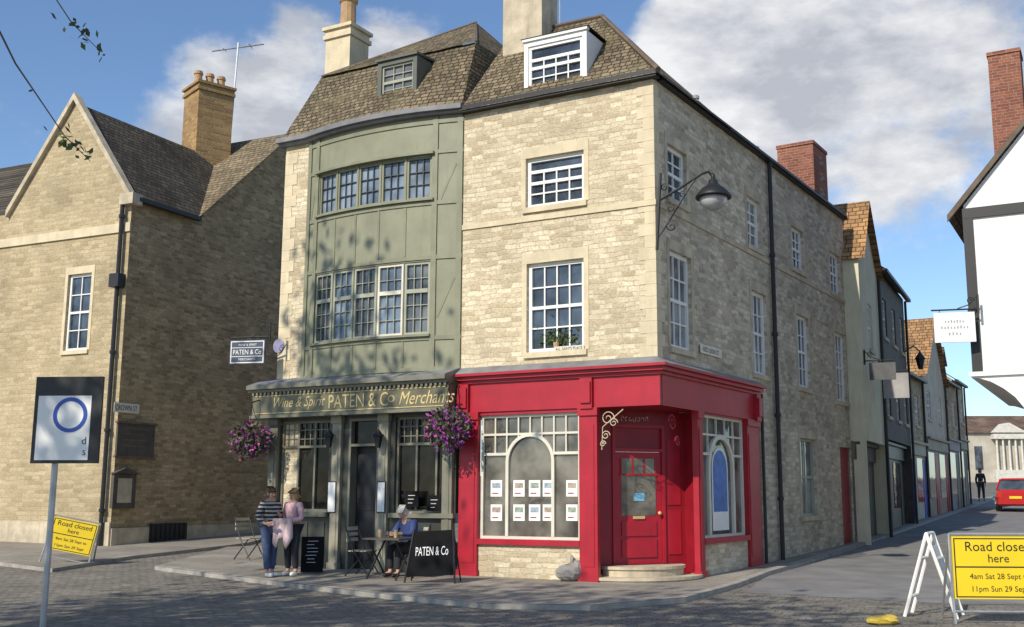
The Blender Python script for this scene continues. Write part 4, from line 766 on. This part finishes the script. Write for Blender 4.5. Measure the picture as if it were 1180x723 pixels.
# chalk A board
bc=gpos(359,662); r=T('chalk_a_board','black chalkboard A frame beside the woman in pink','chalkboard',bc,R(12)); r.scale=(.86,.86,.86)
MB().hexa([(-.24,-.26,.03),(.24,-.26,.03),(.24,-.235,.03),(-.24,-.235,.03)],[(-.24,-.03,.78),(.24,-.03,.78),(.24,-.005,.78),(-.24,-.005,.78)]).hexa([(-.24,.26,.0),(.24,.26,.0),(.24,.235,.0),(-.24,.235,.0)],[(-.24,.03,.77),(.24,.03,.77),(.24,.005,.77),(-.24,.005,.77)]).build('board',BLKM,r,world=False); m=MB()
for k in range(7):
    z=.68-.075*k; y=-.262+.23*(z-.03)/.75-.004; x0=-.15+.05*random.random(); x1=.02+.12*random.random(); m.hexa([(x0,y,z),(x1,y,z),(x1,y+.003,z),(x0,y+.003,z)],[(x0,y+.003,z+.01),(x1,y+.003,z+.01),(x1,y+.006,z+.01),(x0,y+.006,z+.01)])
m.build('chalk_writing',CHALK,r,world=False)
# sack and yellow bag
bc=gpos(656,672); m=MB().ball(bc+Vector((0,0,.14)),(.24,.17,.15),8).ball(bc+Vector((.12,.02,.2)),(.13,.12,.16),7).ball(bc+Vector((.05,0,.34)),(.04,.04,.09),6)
for q in m.v: q+=Vector((random.uniform(-.015,.015),random.uniform(-.015,.015),random.uniform(-.01,.015)))
tag(m.build('sack',M('grey sacking',(.27,.25,.23),.85,bump=.4)),'tied grey sack on the pavement under the red shop window','sack')
bc=gp(1017,720); bc.z=0; m=MB().ball(bc+Vector((0,0,.05)),(.2,.13,.06),8).ball(bc+Vector((.1,.03,.07)),(.1,.1,.05),7)
for q in m.v: q+=Vector((random.uniform(-.012,.012),random.uniform(-.012,.012),0))
tag(m.build('sandbag',M('faded yellow cloth',(.6,.42,.06),.8,bump=.3)),'yellow sandbag lying on the setts at the bottom edge','sandbag')
# ================================================================= car
cp=at(1164,583,48); CRED=M('car red',(.42,.012,.012),.25,var=.03,obj=True)
car=T('parked_car','red hatchback car far up the side street','car',(cp.x+.3,cp.y,gh(cp.y)+.004),R(-24)); car.scale=(.94,.94,.94)
def loft(mb,secs):
    rings=[]
    for y,z0,z1,w in secs:
        k=.1; rings.append([Vector(p) for p in ((-w+k,y,z0),(w-k,y,z0),(w,y,z0+k),(w,y,(z0+z1)/2),(w-.04,y,z1-k),(w-k*1.6,y,z1),(-w+k*1.6,y,z1),(-w+.04,y,z1-k),(-w,y,(z0+z1)/2),(-w,y,z0+k))])
    i0=len(mb.v); n=10
    for q in rings: mb.v+=q
    for i in range(len(rings)-1):
        for k in range(n): mb.f.append((i0+i*n+k,i0+i*n+(k+1)%n,i0+(i+1)*n+(k+1)%n,i0+(i+1)*n+k))
    mb.f.append(tuple(range(i0,i0+n))); mb.f.append(tuple(range(i0+(len(rings)-1)*n,i0+len(rings)*n))); return mb
loft(MB(),[(-1.95,.38,.8,.72),(-1.85,.24,.95,.8),(-1.2,.22,1.0,.84),(.6,.22,.98,.84),(1.3,.24,.9,.82),(1.8,.28,.75,.77),(1.95,.36,.62,.68)]).build('body',CRED,car,world=False)
MB().hexa([(-.76,-1.82,.94),(.76,-1.82,.94),(.76,1.0,.94),(-.76,1.0,.94)],[(-.6,-1.5,1.4),(.6,-1.5,1.4),(.6,.2,1.4),(-.6,.2,1.4)]).build('window',GL,car,world=False)
m=MB().hexa([(-.62,-1.56,1.39),(.62,-1.56,1.39),(.62,.24,1.39),(-.62,.24,1.39)],[(-.55,-1.4,1.47),(.55,-1.4,1.47),(.55,.1,1.47),(-.55,.1,1.47)])
for x in (-1,1):
    for y0,y1 in ((-1.83,-1.52),(-.5,-.5),(1.02,.22)): m.tube([(x*.775,y0,.93),(x*.61,y1,1.42)],.04,5)
m.build('roof',CRED,car,world=False)
for x in (-.78,.78):
    for y in (-1.25,1.2):
        wl_=MB().tube([(x-.1,y,.31),(x+.1,y,.31)],.31,18).build('wheel',BLK,car,world=False); MB().tube([(x-.11,y,.31),(x+.11,y,.31)],.19,12).build('rim',GRYM,wl_,world=False)
for x in (-.66,.66): MB().box(FL,x-.1,x+.1,.6,.9,1.9,1.965).build('tail_light',M('lamp red',(.5,.02,.01),.2),car,world=False)
MB().box(FL,-.26,.26,.55,.66,1.93,1.965).build('number_plate',YEL,car,world=False); MB().box(FL,-.74,.74,.3,.46,1.9,1.99).build('bumper',CRED,car,world=False)
# ================================================================= people
def skin(name,J,Ed,mat,parent,rootj,sub=2):
    ns=list(J); ix={n:i for i,n in enumerate(ns)}; me=bpy.data.meshes.new(name); me.from_pydata([J[n][0] for n in ns],[(ix[a],ix[b]) for a,b in Ed],[])
    o=bpy.data.objects.new(name,me); COL.objects.link(o); md=o.modifiers.new('s','SKIN'); md.use_smooth_shade=True; sd=o.modifiers.new('d','SUBSURF'); sd.levels=sub; sd.render_levels=sub
    for i,n in enumerate(ns):
        r=J[n][1]; d=me.skin_vertices[0].data[i]; d.radius=r if isinstance(r,tuple) else (r,r); d.use_root=(n==rootj)
    C.view_layer.update(); dg=C.evaluated_depsgraph_get(); em=bpy.data.meshes.new_from_object(o.evaluated_get(dg),depsgraph=dg); o.modifiers.clear(); o.data=em; em.materials.clear(); em.materials.append(mat); o.parent=parent
    for p in em.polygons: p.use_smooth=True
    return o
def person(label,loc,rz,top,bot,shoe,hair,longhair=True,pose=None,sc=1,sleeve=1):
    J={'pel':((0,0,.94),.125),'sp':((0,0,1.12),.105),'ch':((0,0,1.3),.125),'nk':((0,.0,1.44),.05),'hd':((0,-.02,1.55),.082),'ht':((0,-.005,1.63),.068)}
    for s,x in (('l',-1),('r',1)):
        J.update({s+'sh':((x*.165,0,1.37),.058),s+'el':((x*.22,.03,1.11),.042),s+'wr':((x*.22,-.07,.89),.028),s+'pa':((x*.215,-.1,.82),.032),s+'hip':((x*.085,0,.9),.095),s+'kn':((x*.095,-.02,.5),.062),s+'an':((x*.1,.02,.09),.042),s+'to':((x*.115,-.13,.035),.036)})
    for k,p in (pose or {}).items(): J[k]=(p,J[k][1])
    Ed=[('pel','sp'),('sp','ch'),('ch','nk'),('nk','hd'),('hd','ht')]
    for s in 'lr': Ed+=[('ch',s+'sh'),(s+'sh',s+'el'),(s+'el',s+'wr'),(s+'wr',s+'pa'),('pel',s+'hip'),(s+'hip',s+'kn'),(s+'kn',s+'an'),(s+'an',s+'to')]
    BJ=dict(J); BE=list(Ed)
    for s in 'lr':
        w,p=Vector(J[s+'wr'][0]),Vector(J[s+'pa'][0]); d=(p-w).normalized(); sd=d.cross(Vector((1,0,0))); sd=sd.normalized() if sd.length>.1 else Vector((0,1,0)); cu=d.cross(sd)
        for k,(off_,ln) in enumerate(((-.03,.06),(-.01,.075),(.01,.07),(.03,.055))):
            a=p+d*.035+sd*off_; b=a+d*ln*.55; e=b+d*ln*.45+cu*.015
            for t,q,r in (('a',a,.011),('b',b,.0095),('c',e,.008)): BJ[s+'f%d%s'%(k,t)]=(tuple(q),r)
            BE+=[(s+'pa',s+'f%da'%k),(s+'f%da'%k,s+'f%db'%k),(s+'f%db'%k,s+'f%dc'%k)]
        a=p-d*.01-sd*.035; b=a+d*.035-sd*.02; BJ[s+'ta']=(tuple(a),.012); BJ[s+'tb']=(tuple(b),.009); BE+=[(s+'pa',s+'ta'),(s+'ta',s+'tb')]
    r=T('person',label,'person',loc,rz); r.scale=(sc,sc,sc); C.view_layer.update()
    skin('body',BJ,BE,SKIN,r,'pel')
    tj={k:(J[k][0],J[k][1]+.022) for k in ('pel','sp','ch')}; tj['nb']=(tuple(Vector(J['ch'][0]).lerp(Vector(J['nk'][0]),.6)),.07); te=[('pel','sp'),('sp','ch'),('ch','nb')]
    for s in 'lr':
        tj[s+'sh']=(J[s+'sh'][0],.078); tj[s+'el']=(J[s+'el'][0],.06); te+=[('ch',s+'sh'),(s+'sh',s+'el')]
        if sleeve: tj[s+'cu']=(tuple(Vector(J[s+'el'][0]).lerp(Vector(J[s+'wr'][0]),.88)),.046); te.append((s+'el',s+'cu'))
    skin('top',tj,te,top,r,'pel')
    bj={'pel':(J['pel'][0],J['pel'][1]+.012)}; be=[]
    for s in 'lr':
        bj[s+'hip']=(J[s+'hip'][0],.112); bj[s+'kn']=(J[s+'kn'][0],.078); bj[s+'an']=(tuple(Vector(J[s+'an'][0])+Vector((0,0,.03))),.058); be+=[('pel',s+'hip'),(s+'hip',s+'kn'),(s+'kn',s+'an')]
    skin('trousers',bj,be,bot,r,'pel')
    for s in 'lr':
        a,b=Vector(J[s+'an'][0]),Vector(J[s+'to'][0]); skin('shoe',{'h':(tuple(a+Vector((0,.02,-.035))),.05),'m':(tuple(a.lerp(b,.6)+Vector((0,0,-.01))),.048),'t':(tuple(b+Vector((0,-.02,.003))),.036)},[('h','m'),('m','t')],shoe,r,'h')
    h=Vector(J['hd'][0]); t=Vector(J['ht'][0]); ax=(t-Vector(J['nk'][0])).normalized(); fw=Vector((0,-1,0)); fw=(fw-ax*fw.dot(ax)).normalized()
    hj={'a':(tuple(t+ax*.012-fw*-.005),.08),'b':(tuple(h-fw*.045+ax*.035),.088),'c':(tuple(h-fw*.06-ax*.03),.07)}; he=[('a','b'),('b','c')]
    if longhair: hj['d']=(tuple(h-fw*.075-ax*.14),.07); hj['e']=(tuple(h-fw*.07-ax*.24),.045); he+=[('c','d'),('d','e')]
    skin('hair',hj,he,hair,r,'b'); xr=Vector((1,0,0))
    for x in (-.03,.03): MB().ball(h+fw*.077+xr*x+ax*.012,(.011,.008,.007),5).build('eye',BLK,r,world=False)
    a=h+fw*.078
    MB().hexa([a-xr*.014-ax*.022,a+xr*.014-ax*.022,a+xr*.012-ax*.022+fw*.022,a-xr*.012-ax*.022+fw*.022],[a-xr*.006+ax*.012,a+xr*.006+ax*.012,a+xr*.004+ax*.012+fw*.006,a-xr*.004+ax*.012+fw*.006]).build('nose',SKIN,r,world=False)
    for x in (-1,1): MB().ball(h+xr*x*.08,(.012,.022,.03),5).build('ear',SKIN,r,world=False)
    MB().ball(h+fw*.075-ax*.045,(.024,.008,.007),5).build('mouth',M('lips',(.35,.1,.09),.5,obj=True),r,world=False)
    return r
def stripeM():
    m,nt,b=newmat('striped knit'); p=nd(nt,'ShaderNodeTexCoord').outputs['Object']; w=nd(nt,'ShaderNodeTexWave',bands_direction='Z'); w.inputs['Scale'].default_value=4.2; w.inputs['Distortion'].default_value=1.5; nt.links.new(p,w.inputs['Vector'])
    nt.links.new(mixc(nt,mr(nt,w.outputs['Fac'],.5,.62,0,1),(.02,.02,.024),(.4,.38,.36)),b.inputs['Base Color']); b.inputs['Roughness'].default_value=.9; return m
JEAN=M('blue jeans',(.05,.075,.15),.85,var=.3,sc=9,obj=True); DKT=M('dark trousers',(.02,.022,.03),.85,obj=True); SHW=M('white trainers',(.7,.7,.68),.6,obj=True); BLOND=M('blond hair',(.33,.2,.08),.6,var=.35,sc=30,obj=True); BRN=M('brown hair',(.13,.075,.035),.6,var=.35,sc=30,obj=True); GRH=M('grey hair',(.42,.4,.37),.7,var=.2,sc=30,obj=True); PNK=M('pale pink top',(.62,.38,.4),.85,var=.25,sc=12,obj=True); BLT=M('dark blue shirt',(.035,.06,.17),.85,obj=True)
person('woman in black and white striped cardigan and blue jeans standing outside the pub',gpos(308,667),R(48),stripeM(),JEAN,SHW,BRN,sc=.96,pose={'rel':(.24,.02,1.1),'rwr':(.1,-.2,1.14),'rpa':(.04,-.24,1.18),'lel':(-.24,.06,1.12),'lwr':(-.2,-.14,1.0),'lpa':(-.15,-.19,1.0),'lkn':(-.08,-.05,.5),'lan':(-.06,-.06,.09),'lto':(-.06,-.22,.035)})
w2=person('blond woman in pale pink top and dark trousers holding a pink coat outside the pub',gpos(335,666),R(-30),PNK,DKT,SHW,BLOND,sc=.94,pose={'rel':(.23,.0,1.11),'rwr':(.1,-.2,1.06),'rpa':(.04,-.23,1.07),'lel':(-.23,0,1.11),'lwr':(-.12,-.2,1.05),'lpa':(-.06,-.23,1.05)})
cl_=w2.location+Vector((-.14,-.2,-.05)); m=MB(); random.seed(3)
P0=[]; n=9
for i in range(n):
    for j in range(6):
        x=-.17+.34*i/(n-1); z=1.1-.55*j/5*(.8+.2*math.sin(i*1.3)); P0.append(Vector((x,-.03*math.sin(i*1.9+j*.4)-(.04 if j==0 else 0),z)))
m.v=[cl_+p for p in P0]; m.f=[(i*6+j,(i+1)*6+j,(i+1)*6+j+1,i*6+j+1) for i in range(n-1) for j in range(5)]
o=m.build('coat',M('pink coat cloth',(.66,.5,.5),.9,var=.2,sc=14),smooth=True); o.modifiers.new('t','SOLIDIFY').thickness=.03; tag(o,'pale pink coat draped over the arms of the blond woman','coat')
sp=off(474,.62)
person('grey haired man in dark blue shirt seated behind the pub table looking down',sp,R(-42),BLT,DKT,BLK,GRH,False,sc=1.0,pose={'pel':(0,0,.55),'sp':(0,-.03,.73),'ch':(0,-.11,.91),'nk':(0,-.17,1.03),'hd':(0,-.23,1.12),'ht':(0,-.26,1.2),'lsh':(-.18,-.11,.97),'rsh':(.18,-.11,.97),'lel':(-.26,-.22,.77),'rel':(.26,-.22,.77),'lwr':(-.14,-.42,.775),'rwr':(.14,-.42,.775),'lpa':(-.09,-.48,.775),'rpa':(.09,-.48,.775),'lhip':(-.09,-.03,.53),'rhip':(.09,-.03,.53),'lkn':(-.11,-.42,.52),'rkn':(.11,-.42,.52),'lan':(-.11,-.4,.09),'ran':(.11,-.4,.09),'lto':(-.12,-.55,.035),'rto':(.12,-.55,.035)})
chair('folding chair under the seated man',sp+Vector((0,.02,0)),R(-42))
pp=gp(1124,578.5); person('distant pedestrian in dark clothes walking up the side street pavement',(pp.x-.05,pp.y-1,gh(pp.y-1)+PH),R(150),DKT,DKT,BLK,BRN,False,pose={'lkn':(-.09,-.14,.52),'lan':(-.09,-.2,.09),'lto':(-.1,-.35,.05),'ran':(.1,.18,.1),'rto':(.1,.06,.035),'rkn':(.1,.02,.5)})
# ================================================================= tree left of the camera, dappling the square
def tree(label,base,th,clumps,nleaf,tips=()):
    r=T('street_tree',label,'tree',base); b=Vector(base); top=b+Vector((.2,0,th)); m=MB().tube([b,b+Vector((.05,0,th*.5)),top],[.32,.26,.19],10)
    for c,rr in clumps: c=Vector(c); mdp=top.lerp(c,.5)+Vector((0,0,.3)); m.tube([top-Vector((0,0,.6)),mdp,c],[.13,.08,.02],6)
    tw=[]
    for tpt in tips:
        t=Vector(tpt); pts=[top,t+Vector((-1.3,-1.2,2.6)),t+Vector((-.55,-.3,.75)),t+Vector((-.2,-.08,.2)),t]; m.tube(pts,[.07,.02,.008,.005,.003],5); tw.append(pts[2:])
    m.build('trunk',BARK,r); m=MB()
    for c,rr in clumps:
        for _ in range(int(nleaf*rr*rr/4)):
            q=Vector((random.gauss(0,.5),random.gauss(0,.5),random.gauss(0,.42)))*rr; m.leaf(Vector(c)+q,random.uniform(.1,.2))
    for pts in tw:
        for _ in range(34):
            t=random.random(); p=pts[0].lerp(pts[1],t) if random.random()<.2 else pts[1].lerp(pts[2],t)
            m.leaf(p+Vector((random.gauss(0,.035),random.gauss(0,.035),random.gauss(0,.05))),random.uniform(.025,.045))
    m.build('crown',LEAF,r)
tree('tall broad leafed tree whose leafy twigs reach in at the upper left edge',(-11.5,7,0),6.5,[((-10.5,11.4,11.8),1.8),((-12,12.4,12.4),1.6),((-12.2,10.4,10.8),1.8),((-11.4,12,14.3),1.4),((-9.2,6.4,9.8),1.9),((-8.2,4.4,10.2),1.9),((-10.5,4.8,9.6),2.1),((-12.5,4.6,10),2.1),((-11,3,10.6),2.1),((-13,6.6,10),2.0),((-6.4,4.4,10.3),1.8),((-5,3,10),1.8),((-7.6,2.6,10.8),1.9),((-14.6,4.6,10.2),2.0)],430,tips=[at(112,56,8.6),at(104,186,8.8)])
# ================================================================= light, world, camera
S=Vector((-.585,-.81,0)).normalized(); el=R(37); Ld=Vector((S.x*math.cos(el),S.y*math.cos(el),math.sin(el)))
sun=bpy.data.lights.new('sun','SUN'); sun.energy=4.6; sun.angle=R(.55); sun.color=(1,.92,.79); so=bpy.data.objects.new('sun',sun); COL.objects.link(so); so.rotation_euler=Ld.to_track_quat('Z','Y').to_euler(); so.location=(0,0,30)
w=bpy.data.worlds.new('World'); C.scene.world=w; w.use_nodes=True; nt=w.node_tree; bg=nt.nodes['Background']; bg.inputs['Strength'].default_value=.15
sk=nd(nt,'ShaderNodeTexSky',sky_type='NISHITA'); sk.sun_disc=False; sk.sun_elevation=el; sk.sun_rotation=math.atan2(S.x,S.y); sk.air_density=1.0; sk.dust_density=.3; sk.ozone_density=2.0
tc=nd(nt,'ShaderNodeTexCoord').outputs['Generated']; mp=nd(nt,'ShaderNodeMapping'); mp.inputs['Scale'].default_value=(1,1,1.4); nt.links.new(tc,mp.inputs[0])
n1=noise(nt,mp.outputs[0],6.0,12,.6)
acc=n1.outputs[0]
for px,py,rad,amp in ((1010,150,15,.2),(830,40,9,.16),(300,120,6.5,.18),(170,140,6,.18),(470,50,3.5,.14),(1150,20,8,.12),(170,40,7,-.2),(560,60,3.5,-.1),(1090,330,6,-.2),(690,10,3,-.16)):
    d=nd(nt,'ShaderNodeVectorMath',operation='DOT_PRODUCT'); nt.links.new(tc,d.inputs[0]); d.inputs[1].default_value=ray(px,py).normalized()
    acc=mth(nt,'ADD',acc,mr(nt,d.outputs['Value'],math.cos(R(rad)),1,0,amp))
cf=nd(nt,'ShaderNodeMapRange',interpolation_type='SMOOTHSTEP'); nt.links.new(acc,cf.inputs[0]); cf.inputs[1].default_value=.53; cf.inputs[2].default_value=.72
mp2=nd(nt,'ShaderNodeMapping'); mp2.inputs['Scale'].default_value=(1,1,2.2); mp2.inputs['Location'].default_value=(.3,.1,.07); nt.links.new(tc,mp2.inputs[0])
n2=noise(nt,mp2.outputs[0],5.5,10,.6); shd=mr(nt,n2.outputs[0],.40,.58,0,1)
sk2=mixc(nt,1.0,sk.outputs[0],(.84,.94,1.04),'MULTIPLY')
ccol=mixc(nt,shd,(3.3,3.5,3.95),(6.0,6.05,6.15)); fin=mixc(nt,cf.outputs[0],sk2,ccol); nt.links.new(fin,bg.inputs['Color'])
cam=bpy.data.cameras.new('camera'); co=bpy.data.objects.new('camera',cam); COL.objects.link(co); co.location=CAM; co.rotation_euler=(math.pi/2+TL,0,0)
cam.sensor_width=36; cam.lens=36*F/1180; cam.shift_x=-(CX-590)/1180; cam.clip_end=2000; C.scene.camera=co
vs=C.scene.view_settings; vs.view_transform='Standard'; vs.look='None'; vs.exposure=0
